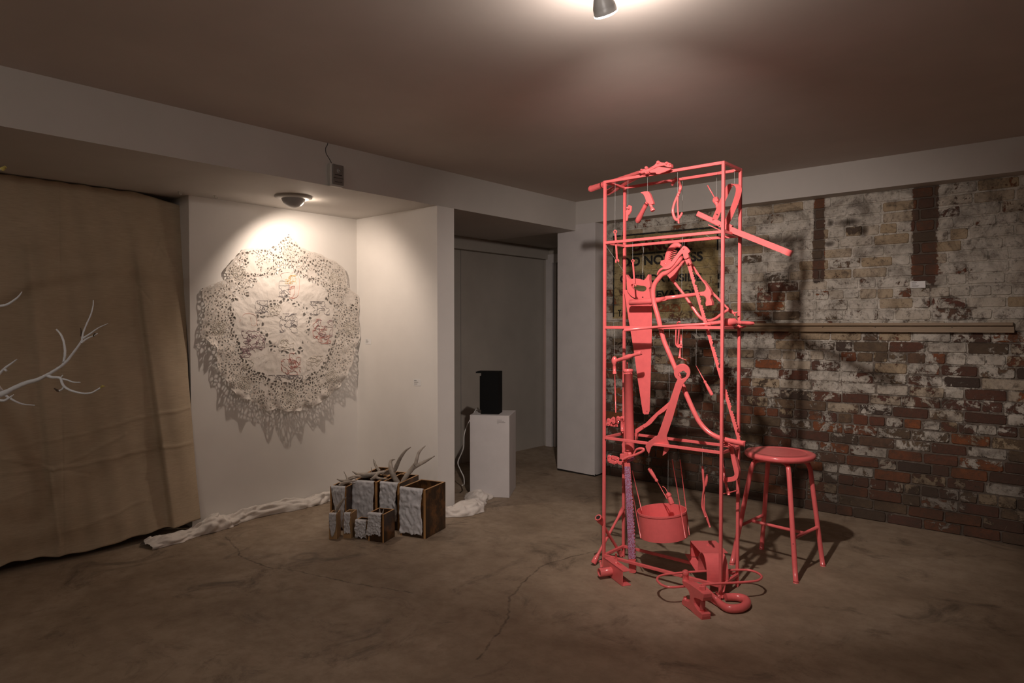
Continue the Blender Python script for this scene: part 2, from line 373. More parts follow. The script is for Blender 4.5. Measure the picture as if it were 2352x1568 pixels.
    def build(s, name, mats, parent=None, loc=None, bevel=0, weld=0):
        o3 = Vector(loc) if loc is not None else (parent_origin(parent) if parent else Vector((0, 0, 0)))
        me = bpy.data.meshes.new(name); me.from_pydata([tuple(v - o3) for v in s.v], [], s.f)
        mats = mats if isinstance(mats, (list, tuple)) else [mats]
        for m_ in mats: me.materials.append(M[m_] if isinstance(m_, str) else m_)
        me.polygons.foreach_set('material_index', s.m); me.polygons.foreach_set('use_smooth', s.sm); me.update()
        ob = bpy.data.objects.new(name, me); COL.objects.link(ob)
        if parent: ob.parent = parent; ob.location = o3 - parent_origin(parent)
        else: ob.location = o3
        if bevel:
            bv = ob.modifiers.new('bevel', 'BEVEL'); bv.width = bevel; bv.segments = 1; bv.limit_method = 'ANGLE'; bv.angle_limit = R(40)
        return ob
def parent_origin(p):
    v = Vector((0, 0, 0))
    while p: v += p.location; p = p.parent
    return v
def tag(o, label=None, cat=None, group=None, kind=None):
    if label: o['label'] = label
    if cat: o['category'] = cat
    if group: o['group'] = group
    if kind: o['kind'] = kind
    return o
def thing(name, label, cat, loc, group=None):
    o = bpy.data.objects.new(name, None); o.empty_display_size = .05; COL.objects.link(o); o.location = loc
    return tag(o, label, cat, group)
def struct(name, mb, mats, **k): return tag(mb.build(name, mats, **k), kind='structure')
def card(name, loc_pts, label, nrm, rows):
    a, b, c, d = loc_pts
    o = MB().plate([a, b, c, d], Vector(nrm) * -.002).build(name, 'card', loc=a)
    tag(o, label, 'label card')
    mb = MB()
    for (r0, r1, w) in rows:
        p0 = a.lerp(d, r0); p1 = b.lerp(c, r0); q0 = a.lerp(d, r1); q1 = b.lerp(c, r1)
        e = Vector(nrm) * .0008
        mb.add([p0.lerp(p1, .08) + e, p0.lerp(p1, .08 + w) + e, q0.lerp(q1, .08 + w) + e, q0.lerp(q1, .08) + e], [(0, 1, 2, 3)])
    mb.build('print', 'ink', o); return o
# ================================================================== SETTING
ZC, ZS = 2.655, 2.376
XB, YB = -3.85, 5.375            # beam face of the left wall, beam face of the brick wall
YK = 5.52                         # brick faces
XN = -4.88                        # niche back wall
struct('floor', MB().box((-6.2, -4, -.12), (3.4, 9, 0)), 'floor')
struct('ceiling', MB().box((-6.2, -4, ZC), (3.4, 9, ZC + .15)), 'ceiling_paint')
struct('trim_1', MB().box((-5.7, -4, ZS), (XB, YB, ZC)), 'beam_paint')           # long dropped beam along the left wall
struct('trim_2', MB().box((XB, YB, 2.435), (3.2, YK + .2, ZC)), 'beam_paint')     # beam over the brick wall
struct('wall_left', MB().box((-5.7, -4, 0), (-5.42, 2.12, ZS)), 'alcove_paint')
struct('wall_niche', MB().box((-5.42, 2.115, 0), (XN, 3.55, ZS)), 'niche_paint')
mb = MB().box((-5.1, 3.55, 0), (XB, 3.73, ZS)); struct('wall_niche_side', mb, 'niche_paint')
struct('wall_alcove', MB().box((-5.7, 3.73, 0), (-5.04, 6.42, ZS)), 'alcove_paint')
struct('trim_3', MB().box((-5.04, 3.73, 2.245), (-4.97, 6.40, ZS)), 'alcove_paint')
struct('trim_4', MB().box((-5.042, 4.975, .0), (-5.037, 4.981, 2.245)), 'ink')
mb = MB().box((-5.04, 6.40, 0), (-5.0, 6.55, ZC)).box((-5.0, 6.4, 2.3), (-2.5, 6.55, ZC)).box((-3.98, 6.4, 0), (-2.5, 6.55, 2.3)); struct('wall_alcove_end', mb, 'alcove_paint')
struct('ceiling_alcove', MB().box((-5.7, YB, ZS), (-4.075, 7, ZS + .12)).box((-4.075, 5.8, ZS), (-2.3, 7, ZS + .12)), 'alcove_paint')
mb = MB().box((-5.0, 6.37, 0), (-4.91, 6.42, 2.30)).box((-4.91, 6.37, 2.2), (-4.0, 6.42, 2.30)).box((-4.90, 6.40, 0), (-4.87, 6.47, 2.2)); struct('trim_5', mb, 'plinth')
d1 = struct('door_1', MB().box((-4.87, 6.43, .01), (-4.02, 6.48, 2.19)), 'door')
mb = MB().box((-4.80, 6.40, .96), (-4.785, 6.43, 1.0)).box((-4.80, 6.40, .80), (-4.785, 6.43, .84)).tube([(-4.79, 6.39, .80), (-4.79, 6.38, .9), (-4.79, 6.39, 1.0)], .012, 8, 4); mb.build('door_handle', 'dark', d1)
MB().lathe((-4.78, 6.43, 1.2), (-4.78, 6.40, 1.2), ((0, .028), (1, .022)), 16).build('deadbolt', 'dark', d1)
# free-standing end of the brick wall: white pillar
mb = MB().add([(-4.07, YB, .02), (-3.62, YB, .012), (-3.62, YK + .05, .02), (-4.07, 5.78, .02), (-4.07, YB, 2.4355), (-3.62, YB, 2.4355), (-3.62, YK + .05, 2.4355), (-4.07, 5.78, 2.4355)],
              [(0, 3, 2, 1), (4, 5, 6, 7), (0, 1, 5, 4), (1, 2, 6, 5), (2, 3, 7, 6), (3, 0, 4, 7)])
struct('wall_pillar', mb, 'plinth')
random.seed(4)
mb = MB()
def jag(a, b, z0, n, off):
    pts = [];
    for i in range(n + 1):
        p = Vector(a).lerp(Vector(b), i / n); pts.append(p + Vector((0, 0, z0 + random.uniform(0, .012))))
    bot = [Vector((p.x, p.y, 0)) for p in pts]
    mb.plate(pts + bot[::-1], off)
jag((-4.07, YB + .004, 0), (-3.62, YB + .004, 0), .012, 24, (0, .02, 0)); jag((-3.624, YB, 0), (-3.624, YK, 0), .015, 8, (-.02, 0, 0)); struct('baseboard_pillar', mb, 'dark')
# room behind the photographer
struct('wall_right', MB().box((3.2, -4, 0), (3.4, YK + .2, ZC)), 'beam_paint')
struct('wall_behind', MB().box((-5.7, -4.0, 0), (3.4, -3.8, ZC)), 'beam_paint')
struct('wall_far', MB().box((-2.5, YK + .2, 0), (-2.3, 6.6, ZC)), 'alcove_paint')
# ---------------------------------------------------------------- brick wall
bw = struct('wall_brick', MB().box((-3.62, YK + .006, 0), (3.2, YK + .2, 2.436)), 'mortar')
random.seed(11)
CH = 2.436 / 31; cells = []
for r in range(31):
    z0 = r * CH + .004; z1 = (r + 1) * CH - .006
    x = -3.62 - (.0 if r % 2 else .118); hd = r % 6 == 3
    while x < 1.15:
        ln = random.gauss(.113, .006) if hd or random.random() < .10 else random.gauss(.228, .012)
        a, b_ = max(x + .004, -3.619), x + ln - .006
        if b_ - a > .03: cells.append((a, b_, z0, z1))
        x += ln
def brick_mb(a, b_, z0, z1):
    ja = lambda s: random.uniform(-s, s)
    proud = random.uniform(.0, .007); c = min(.008, (b_ - a) * .2)
    thin = 1 if (z0 < 1.72) else .18
    z0 += ja(.0025); z1 += ja(.0025)
    ring = [(a + c, z0), (b_ - c, z0), (b_, z0 + c), (b_, z1 - c), (b_ - c, z1), (a + c, z1), (a, z1 - c), (a, z0 + c)]
    ring = [(x + ja(.003), z + ja(.003)) for x, z in ring]
    cx, cz = (a + b_) / 2, (z0 + z1) / 2
    y0 = YK - proud * thin
    fr = [(cx + (x - cx) * .965, y0, cz + (z - cz) * .90) for x, z in ring]
    md = [(x, y0 + .006, z) for x, z in ring]; bk = [(x, YK + .02, z) for x, z in ring]
    fs = [tuple(range(8))] + [(i, 8 + i, 8 + (i + 1) % 8, (i + 1) % 8) for i in range(8)] + [(8 + i, 16 + i, 16 + (i + 1) % 8, 8 + (i + 1) % 8) for i in range(8)]
    return MB().add(fr + md + bk, fs)
def size_on_screen(c):
    p = Vector(((c[0] + c[1]) / 2, YK, (c[2] + c[3]) / 2)) - O
    r_ = p.x * math.cos(YAW) + p.y * math.sin(YAW); f_ = -p.x * math.sin(YAW) + p.y * math.cos(YAW)
    if f_ < .5 or abs(r_ / f_) > .79: return 0
    return (c[1] - c[0]) * (c[3] - c[2]) / f_ ** 3
cells.sort(key=size_on_screen, reverse=True)
def tone(me, n0, n1, col):
    for i in range(n0, n1): me.attributes['tone'].data[i].color = col
rest = MB(); rest_cols = []
for i, c in enumerate(cells):
    q = brick_mb(*c); zc = c[2]
    col = (random.random(), random.random(), random.random(), 1)
    if i < 300:
        o = q.build('brick', 'brick', bw, loc=(((c[0] + c[1]) / 2), YK, c[2]))
        at = o.data.attributes.new('tone', 'FLOAT_COLOR', 'POINT'); at.data.foreach_set('color', list(col) * len(q.v))
    else: rest.add(q.v, q.f); rest_cols += list(col) * len(q.v)
o = rest.build('brick_rows', 'brick', bw); o['kind'] = 'stuff'
at = o.data.attributes.new('tone', 'FLOAT_COLOR', 'POINT'); at.data.foreach_set('color', rest_cols)
# painted sign on the bricks
ys = YK - .0095
def text(s_, x0, x1, zb, h, rise, mat, name='sign_lettering'):
    cu = bpy.data.curves.new('t', 'FONT'); cu.body = s_; cu.size = 1; cu.offset = .032; ob = bpy.data.objects.new('t', cu); COL.objects.link(ob)
    bpy.context.view_layer.update(); me = bpy.data.meshes.new_from_object(ob.evaluated_get(bpy.context.evaluated_depsgraph_get()))
    bpy.data.objects.remove(ob); xs = [v.co.x for v in me.vertices]; hs = [v.co.y for v in me.vertices]; a, b_ = min(xs), max(xs); c_, d_ = min(hs), max(hs)
    for v in me.vertices:
        u = (v.co.x - a) / (b_ - a); v.co = (x0 + (x1 - x0) * u, ys, zb + rise * u + (v.co.y - c_) / (d_ - c_) * h)
    me.materials.clear(); me.materials.append(M[mat]); o = bpy.data.objects.new(name, me); COL.objects.link(o); o.parent = bw; return o
def tx(s_, pl, pr, mat):   # pl, pr = (px, py baseline, py top)
    a = ony(pl[0], pl[1], ys); b_ = ony(pr[0], pr[1], ys); h = ony(pl[0], pl[2], ys).z - a.z
    return text(s_, a.x, b_.x, a.z, h, b_.z - a.z, mat)
tx('DANGER', (1452, 577, 554), (1585, 571), 'sign_red')
tx('DO NOT PASS', (1429, 613, 592), (1614, 599), 'sign_black')
tx('OVER OR INSIDE', (1424, 649, 632), (1612, 645), 'sign_black')
tx('THIS ELEVATOR', (1428, 685, 670), (1606, 680), 'sign_black')
tx('TA', (1419, 727, 711), (1436, 726), 'sign_black')
mb = MB()
def bar_on_wall(p0, p1, w=.014, dash=None):
    a, b_ = ony(*p0, ys), ony(*p1, ys); d = b_ - a; n_ = Vector((-d.z, 0, d.x)).normalized() * w / 2
    k = dash or 1
    for i in range(k):
        s0, s1 = i / k, (i + (.62 if dash else 1)) / k
        q0, q1 = a + d * s0, a + d * s1; mb.add([q0 - n_, q1 - n_, q1 + n_, q0 + n_], [(0, 1, 2, 3)])
bar_on_wall((1408, 543), (1648, 521)); bar_on_wall((1410, 542), (1409, 728)); bar_on_wall((1648, 521), (1648, 574)); bar_on_wall((1650, 628), (1650, 690), .014, 3)
bar_on_wall((1450, 585), (1590, 571), .014); o = mb.build('sign_border', 'sign_black', bw)
# wooden ledge rail across the brick wall
ra = ony(1470, 758, YK); rb = ony(2330, 758, YK)
rl = thing('wall_rail', 'long pale pine rail with a grooved front fixed across the brick wall', 'rail', (rb.x, YK, 1.40))
MB().box((ra.x, YK - .055, 1.452), (rb.x - .005, YK - .012, 1.472)).build('upper_lip', 'rail_wood', rl)
MB().box((ra.x, YK - .026, 1.425), (rb.x, YK - .010, 1.453)).build('backboard', 'rail_wood', rl)
MB().box((ra.x, YK - .055, 1.405), (rb.x + .003, YK - .012, 1.426)).build('lower_lip', 'rail_wood', rl)
for px_ in (1892, 2012, 2188):
    q = ony(px_, 755, YK); MB().lathe((q.x, YK - .026, 1.439), (q.x, YK - .03, 1.439), ((0, .004), (1, .003)), 10).build('screw', 'dark', rl)
P4 = lambda l, f: [f(*q) for q in l]
card('wall_label', P4([(2091, 646), (2125.5, 645), (2126, 661), (2091, 661)], lambda a, b_: ony(a, b_, YK - .012)), 'white caption card fixed to the brick wall above the pine rail', (0, -1, 0), ((.14, .22, .35), (.36, .46, .3), (.6, .66, .5), (.75, .81, .45)))
# ---------------------------------------------------------------- beam fittings
b0 = onx(772, 432, XB + .05)
sn = thing('sensor_box', 'small ivory alarm box with a grey front clipped to the white beam', 'sensor', (XB, b0.y, ZS))
y0, y1 = onx(764, 400, XB + .04).y, onx(789, 400, XB + .04).y
MB().box((XB, y0 - .012, ZS - .004), (XB + .035, y1, 2.52)).build('housing', 'plastic', sn, bevel=.004)
MB().box((XB + .035, y0, ZS + .008), (XB + .045, y1, 2.515)).build('front_panel', 'meter', sn, bevel=.003)
MB().lathe((XB + .045, (y0 + y1) / 2, 2.475), (XB + .055, (y0 + y1) / 2, 2.475), ((0, .014), (.6, .013), (1, .006)), 16).build('dial', 'shell', sn)
MB().box((XB + .045, y0 + .004, 2.425), (XB + .0465, y1 - .004, 2.428)).box((XB + .045, y0 + .015, 2.445), (XB + .0465, y1 - .015, 2.450)).box((XB + .045, y0 + .015, 2.400), (XB + .0465, y1 - .015, 2.403)).build('printed_lines', 'dark', sn)
mb = MB().tube([onx(x, y, XB + .001) for x, y in ((748, 322), (753, 330), (748, 340), (749, 352), (756, 364), (761, 374), (762, 385))], .0022, 6, 3)  # thin dark tube drawn for the crack in the beam face
tag(mb.build('beam_crack', 'dark', loc=onx(762, 385, XB)), 'thin dark crack wandering up the beam above the alarm box', 'wire')
# eyeball downlight
dl = thing('downlight', 'white eyeball downlight with grey dome in the niche soffit', 'ceiling light', (NICHE.x, NICHE.y, ZS))
c0 = Vector((NICHE.x - .01, NICHE.y, ZS))
MB().lathe(c0, c0 - Vector((0, 0, .022)), ((0, .130), (.5, .130), (1, .100), (1.0, .09)), 40).build('flange', 'plastic', dl)
cc = c0 + Vector((.012, -.008, -.004)); mb = MB(); ax = Vector((.42, -.25, -.87)).normalized(); u_ = ax.orthogonal().normalized(); v_ = ax.cross(u_)
prof = [(math.cos(a), math.sin(a)) for a in [R(x) for x in range(0, 91, 10)]]; vs = []; n = 32
for h_, r_ in prof:
    for j in range(n): vs.append(cc + ax * h_ * .080 + (u_ * math.cos(2 * math.pi * j / n) + v_ * math.sin(2 * math.pi * j / n)) * max(r_, .001) * .084)
fs = [(i * n + j, i * n + (j + 1) % n, (i + 1) * n + (j + 1) % n, (i + 1) * n + j) for i in range(len(prof) - 1) for j in range(n)]
mb.add(vs, fs, 0, True).build('eyeball', 'shell', dl)
lc = NICHE + Vector((-.058, .035, .022))
MB().lathe(lc, lc + Vector((-.012, .008, -.006)), ((0, .022), (1, .020)), 20).build('lit_lens', 'lens', dl)
# ceiling bulb over the cage
cl = thing('ceiling_bulb', 'bare reflector bulb glowing in a swivel socket on the ceiling', 'ceiling light', (LAMP.x, LAMP.y, ZC))
axis = Vector((-.10, .62, -.78)).normalized(); side = axis.orthogonal()
face = LAMP; neck = LAMP - axis * .085
MB().lathe((neck.x, neck.y - .012, ZC), (neck.x, neck.y - .012, ZC - .02), ((0, .06), (.8, .058), (1, .05)), 28).lathe((neck.x, neck.y - .012, ZC - .02), (neck.x, neck.y - .012, neck.z + .015), ((0, .018), (1, .018)), 16).build('mount', 'shell', cl)
MB().lathe(neck - axis * .05, neck + axis * .005, ((0, .018), (.2, .026), (1, .027)), 24).build('socket', 'plastic', cl)
MB().lathe(neck, face, ((0, .018), (.25, .021), (.5, .030), (.75, .037), (1, .0385)), 32).build('reflector', 'shell', cl)
MB().lathe(face, face + axis * .008, ((0, .0395), (.5, .039), (1, .030)), 32).build('lens', 'lens', cl)
# small hooks on the soffit
hk = None
for i, (px_, py_, lb) in enumerate(((481, 452, 'small white hook screwed under the soffit beside the niche'), (403, 442, 'small white hook screwed into the soffit above the canvas'))):
    q = onz(px_, py_, ZS) + Vector((.08 if i == 0 else .05, 0, 0)); q.z = ZS
    mb = MB().lathe(q, q - Vector((0, 0, .005)), ((0, .008), (1, .006)), 12).tube([q, q - Vector((0, 0, .012)), q + Vector((.0, .008, -.022)), q + Vector((0, .018, -.018)), q + Vector((0, .02, -.01))], .002, 6, 4)
    tag(mb.build('ceiling_hook', 'plastic', loc=q), lb, 'hook')
# niche caption cards
card('wall_label', P4([(839, 778), (852, 779), (852, 790.5), (839, 789.5)], lambda a, b_: ony(a, b_, 3.548)), 'tiny white caption card on the niche wall just right of the lace cloth', (0, -1, 0), ((.15, .24, .35), (.42, .5, .5), (.68, .76, .45)))
card('wall_label', P4([(950, 870.5), (966, 871), (966, 886), (950, 885.5)], lambda a, b_: ony(a, b_, 3.548)), 'white caption card on the niche wall near its outer corner, above the antlers', (0, -1, 0), ((.15, .24, .35), (.42, .5, .6), (.68, .76, .45)))
# ---------------------------------------------------------------- canvas curtain
random.seed(3)
def sstep(x): x = max(0, min(1, x)); return x * x * (3 - 2 * x)
from mathutils import noise as mn
CREASE = [(117, 1080, 372, 1030, .007), (372, 1030, 450, 1018, .006), (117, 1080, 285, 1000, .006), (117, 1080, 0, 1066, .006), (117, 1080, -60, 1110, .006), (117, 1080, 200, 1086, -.004), (110, 1080, 130, 1250, .004), (300, 640, 350, 700, -.004), (370, 560, 420, 640, .005), (380, 520, 350, 620, .004), (80, 1130, 0, 1160, .004), (140, 1220, 330, 1150, .004)]
def curtain(u, v):
    # u: 0 left .. 1 right, v: 0 top .. 1 bottom
    vt = sstep(v)
    X = -5.02 + .22 * v + .02 * math.sin(v * 3)
    pr = [(0, 426), (.3, 427), (.55, 431), (.7, 439), (.85, 446), (1, 456)]
    for (a, pa), (b_, pb) in zip(pr, pr[1:]):
        if a <= v <= b_: right = pa + (pb - pa) * (v - a) / (b_ - a)
    px_ = -420 + (right + 420) * u
    # folds as seen along the cloth
    f1 = 55 + 78 * v; f2 = 300 + 97 * v; f0 = -190 + 30 * v
    def fold(c, wl, wr, amp):
        d = px_ - c
        return amp * (math.exp(-(d / wl) ** 2) if d < 0 else math.exp(-(d / wr) ** 2))
    X += fold(f1, 14, 90, .028) * sstep(v * 3) + fold(f2, 10, 70, .055 * sstep(v * 2.2 - .1)) + fold(f0, 40, 90, .04)
    X += .022 * math.exp(-((px_ - (230 + 30 * v)) / 60) ** 2) * sstep(v * 2)
    rr_ = max(0, (px_ - (395 + 20 * v)) / 45); X -= .10 * rr_ * rr_ * sstep(1.15 - v * .5)
    X += .006 * math.sin(px_ * .05 + v * 9) * sstep(v * 2) + .004 * math.sin(px_ * .11 - v * 17)
    # old fold creases
    X += .006 * math.exp(-((v - .715 + .00016 * px_) / .004) ** 2) - .003 * math.exp(-((px_ - 140) / 2.) ** 2)
    ty = 400 + .14 * px_; by = 1305 - .24 * px_; py_ = ty + (by - ty) * v
    for (ax_, ay_, bx_, by_, am) in CREASE:
        dx, dy = bx_ - ax_, by_ - ay_; t_ = max(0, min(1, ((px_ - ax_) * dx + (py_ - ay_) * dy) / (dx * dx + dy * dy)))
        dd = math.hypot(px_ - ax_ - t_ * dx, py_ - ay_ - t_ * dy); X += am * math.exp(-(dd / 3.2) ** 2)
    X += .010 * mn.noise(Vector((px_ * .008, py_ * .006, 4))) + .003 * mn.noise(Vector((px_ * .03, py_ * .02, 7)))
    top = ZS - .004
    if px_ > 315: top -= .055 * ((px_ - 315) / 110)
    if px_ < 315: top -= .003 + .003 * math.sin(px_ * .12)
    bot = .045 + .012 * math.sin(px_ * .02 + 1) + .004 * math.sin(px_ * .09) + (.03 if px_ > 300 else 0) * sstep((px_ - 300) / 150)
    z = top + (bot - top) * v
    d = ray(px_, 800); Y = d.y * (X / d.x)
    return Vector((X, Y, z))
mb = MB().grid(400, 250, curtain); o = mb.build('canvas_curtain', 'canvas', loc=(-4.95, 1.2, 0))
sm = o.modifiers.new('solid', 'SOLIDIFY'); sm.thickness = .003
tag(o, 'tall raw canvas curtain hanging from the soffit at the left', 'curtain')
# ---------------------------------------------------------------- lace cloth
OUT = [(740, 60), (790, 105), (830, 155), (900, 185), (960, 200), (1030, 235), (1100, 270), (1145, 310), (1160, 350), (1168, 400), (1162, 440), (1200, 475), (1240, 500), (1253, 530), (1250, 620), (1248, 700), (1254, 780), (1240, 850), (1225, 890), (1200, 960), (1180, 1020), (1150, 1080), (1120, 1150), (1080, 1190), (1040, 1235), (1000, 1260), (950, 1290), (900, 1315), (850, 1325), (800, 1352), (740, 1348), (690, 1350), (640, 1330), (570, 1350), (520, 1325), (480, 1285), (440, 1270), (400, 1262), (360, 1245), (325, 1205), (290, 1160), (250, 1105), (215, 1040), (205, 980), (205, 930), (190, 885), (150, 860), (125, 820), (100, 812), (100, 740), (122, 665), (125, 600), (112, 520), (105, 460), (150, 440), (200, 422), (260, 395), (310, 385), (285, 350), (280, 310), (330, 250), (370, 215), (395, 175), (450, 165), (520, 155), (600, 150), (650, 130), (700, 80)]
OUT = [(430 + x / 3.2, 520 + y / 3.2) for x, y in OUT]
XT = XN + .018
outw = [onx(x, y, XT) for x, y in OUT]; cen = onx(655, 752, XT)
lace = thing('lace_tablecloth', 'round off-white lace and linen cloth pinned to the niche wall', 'tablecloth', (XN, cen.y, 1.0))
K = len(outw); NT, NR = K * 5, 46; mb = MB(); vs = []; uvs = []; fs = []
random.seed(9); ph = [random.uniform(0, 6.28) for _ in range(12)]
from mathutils import noise as mn
def cloth_off(dy, dz, r_, th):
    nz = lambda f, k: mn.noise(Vector((dy * f, dz * f, k)))
    o_ = .018 + .009 * nz(5, 1) + .005 * abs(nz(13, 2)) + .003 * nz(30, 3) + .0018 * nz(70, 8)
    ruf = max(0, r_ - .72) / .28
    low = sstep((.35 - dz) / .6)
    o_ += ruf ** 1.3 * (.006 + low * (.016 + .024 * mn.noise(Vector((math.cos(th) * 4.2, math.sin(th) * 4.2, 5))) + (.038 * ruf ** 3) * nz(16, 6) + .012 * nz(9, 4)))
    o_ += .030 * max(0, -dz) * r_
    return max(o_, .0015)
def sstep(x): x = max(0, min(1, x)); return x * x * (3 - 2 * x)
for j in range(NR + 1):
    r_ = j / NR
    for i in range(NT):
        q = i / 5; k = int(q); f_ = q - k
        e = outw[k % K].lerp(outw[(k + 1) % K], f_); d = e - cen
        th = math.atan2(d.z, d.y)
        sc = 1 + (.012 * mn.noise(Vector((math.cos(th) * 16, math.sin(th) * 16, 2))) + .006 * abs(math.sin(i * math.pi / 5)) if j >= NR - 1 else 0)
        v_ = cen + d * r_ * sc; v_.x = XT - .012 + cloth_off(v_.y - cen.y, v_.z - cen.z, r_, th)
        vs.append(v_); uvs.append((th / 6.2832 + .5, r_))
fs = [(j * NT + i, j * NT + (i + 1) % NT, (j + 1) * NT + (i + 1) % NT, (j + 1) * NT + i) for j in range(NR) for i in range(NT)]
mb.add(vs, fs, 0, True); lc_ = mb.build('cloth', 'lace', lace)
ul = lc_.data.uv_layers.new(name='UVMap')
for l in lc_.data.loops: ul.data[l.index].uv = uvs[l.vertex_index]
def off_at(y, z):
    dy, dz = y - cen.y, z - cen.z; th = math.atan2(dz, dy); best = None
    # radius fraction along direction
    for k in range(K):
        a, b_ = outw[k] - cen, outw[(k + 1) % K] - cen
        den = dy * (b_.z - a.z) - dz * (b_.y - a.y)
        if abs(den) < 1e-9: continue
        t_ = (a.y * (b_.z - a.z) - a.z * (b_.y - a.y)) / den; s_ = (a.y * dz - a.z * dy) / den
        if t_ > 0 and -1e-6 <= s_ <= 1 + 1e-6: best = t_
    r_ = 1 / best if best else .5
    return XT - .012 + cloth_off(dy, dz, min(r_, 1), th) + .0015
for (x, y) in ((745, 195), (375, 345), (1080, 385), (225, 750), (1185, 750), (410, 1145), (1050, 1100), (745, 1250)):
    c_ = onx(430 + x / 3.2, 520 + y / 3.2, XT); mb = MB()
    pt = lambda r_, a: (lambda yy, zz: Vector((off_at(yy, zz), yy, zz)))(c_.y + r_ * math.cos(a), c_.z + r_ * math.sin(a))
    for rr_ in (.016, .032, .044): mb.tube([pt(rr_, 2 * math.pi * k / 20) for k in range(20)], .0013, 5, 0, 0, True)
    for k in range(16): a = 2 * math.pi * k / 16; mb.tube([pt(.012, a), pt(.045, a)], .001, 4)
    for k in range(12):
        a = 2 * math.pi * k / 12; q = [(c_.y + .052 * math.cos(a), c_.z + .052 * math.sin(a))][0]
        mb.tube([(lambda yy, zz: Vector((off_at(yy, zz), yy, zz)))(q[0] + .008 * math.cos(b_), q[1] + .008 * math.sin(b_)) for b_ in [2 * math.pi * s / 6 for s in range(6)]], .001, 4, 0, 0, True)
    mb.build('lace_rosette', 'th_white', lace)
random.seed(21)
def scribble(x, y, w, h, mat, n=5, name='embroidery', k=30):
    mb = MB(); n = int(n * 1.2)
    for _ in range(n):
        px_, py_ = x + random.uniform(-w, w) * .7, y + random.uniform(-h, h) * .7; a = random.uniform(0, 6.28); P = []
        for s in range(k):
            a += random.gauss(0, .9); px_ += math.cos(a) * 9; py_ += math.sin(a) * 9
            px_ = max(x - w, min(x + w, px_)); py_ = max(y - h, min(y + h, py_))
            q = onx(430 + px_ / 3.2, 520 + py_ / 3.2, XT); P.append(Vector((off_at(q.y, q.z), q.y, q.z)))
        mb.tube(P, .0012, 4, 2)
    mb.build(name, mat, lace)
def frame_(pts, mat):
    P = []
    for x, y in pts: q = onx(430 + x / 3.2, 520 + y / 3.2, XT); P.append(Vector((off_at(q.y, q.z), q.y, q.z)))
    MB().tube(P, .0011, 4, 3).build('embroidery', mat, lace)
for a in ((740, 710, 65, 70, 'th_grey', 7), (528, 590, 60, 45, 'th_grey', 5), (970, 600, 70, 50, 'th_grey', 5), (705, 475, 40, 40, 'th_grey', 4), (480, 850, 85, 85, 'th_purple', 8), (430, 900, 45, 60, 'th_purple', 4),
          (985, 770, 65, 90, 'th_red', 7), (1000, 760, 60, 70, 'th_purple', 4), (755, 1010, 70, 80, 'th_red', 8), (755, 390, 40, 30, 'th_yellow', 4), (765, 470, 20, 60, 'th_pink', 3), (740, 1105, 150, 14, 'th_grey', 6), (930, 1000, 60, 50, 'th_white', 5), (640, 620, 60, 40, 'th_white', 4), (720, 870, 60, 40, 'th_white', 4), (460, 1000, 60, 50, 'th_white', 4)): scribble(*a)
frame_([(380, 700), (420, 640), (500, 655), (505, 720), (470, 725), (462, 670)], 'th_pink'); frame_([(690, 380), (690, 345), (810, 350), (812, 500), (760, 530)], 'th_pink'); frame_([(670, 450), (680, 400), (740, 420), (735, 510), (680, 515), (670, 450)], 'th_grey')
for x, y in ((740, 62), (397, 176), (1098, 272), (108, 458), (1240, 503)):
    q = onx(430 + x / 3.2, 520 + y / 3.2, XN + .001); MB().lathe(q, q + Vector((.016, 0, 0)), ((0, .0015), (.7, .0015), (.7, .004), (1, .003)), 8).build('pin', 'dark', lace)
# ---------------------------------------------------------------- crumpled sheet along the wall foot
random.seed(8)
path = [(-4.66, 1.72, .09, .05), (-4.70, 1.95, .10, .06), (-4.70, 2.15, .10, .11), (-4.78, 2.3, .10, .10), (-4.80, 2.6, .085, .085), (-4.80, 2.95, .08, .10), (-4.79, 3.2, .08, .085), (-4.70, 3.38, .08, .08), (-4.4, 3.45, .08, .08), (-4.1, 3.47, .07, .08), (-3.82, 3.47, .09, .10), (-3.70, 3.60, .12, .09), (-3.72, 3.80, .12, .085), (-3.84, 3.98, .14, .09), (-3.98, 4.12, .09, .05)]
cl_ = cr([Vector(p[:3]) for p in path], 16); hh = [p[3] for p in path]
pn = [Vector((random.uniform(-9, 9), random.uniform(-9, 9), random.uniform(0, 6.28))) for _ in range(10)]
NU, NV = len(cl_) - 1, 44
from mathutils import noise as mn
def sheet(i, v):
    p = cl_[i]; t_ = (cl_[min(i + 1, NU)] - cl_[max(i - 1, 0)]); t_.z = 0; t_.normalize(); n_ = Vector((t_.y, -t_.x, 0))
    s = i / NU; hgt = lerpl(hh, s) * .95; wdt = p.z
    a = math.pi * v; q = Vector((p.x, p.y, 0)) + n_ * math.cos(a) * wdt * (.75 + .25 * math.sin(s * 40))
    z = math.sin(a) ** .8 * hgt * (.55 + .45 * abs(math.sin(s * 23 + 1)))
    crk_ = mn.noise(Vector((q.x * 9, q.y * 9, v * 3))) * .018 + (abs(mn.noise(Vector((s * 50, v * 5, 3.1)))) - .2) * .03 + (abs(mn.noise(Vector((q.x * 14 + v * 5, q.y * 14, 8 + v * 3)))) - .2) * .03
    q += n_ * crk_; return Vector((q.x, q.y, max(.002, z + crk_ * math.sin(a))))
mb = MB(); mb.add([sheet(i, j / NV) for j in range(NV + 1) for i in range(NU + 1)], [(j * (NU + 1) + i, j * (NU + 1) + i + 1, (j + 1) * (NU + 1) + i + 1, (j + 1) * (NU + 1) + i) for j in range(NV) for i in range(NU)], 0, True)
for v_ in mb.v:
    if v_.x < XN + .004 and v_.y > 2.1 : v_.x = XN + .004
    if v_.y > 3.546 and v_.x < XB + .004 and v_.y < 3.64: v_.y = 3.546
    if 3.64 <= v_.y < 3.734 and v_.x < XB + .004: v_.x = XB + .004
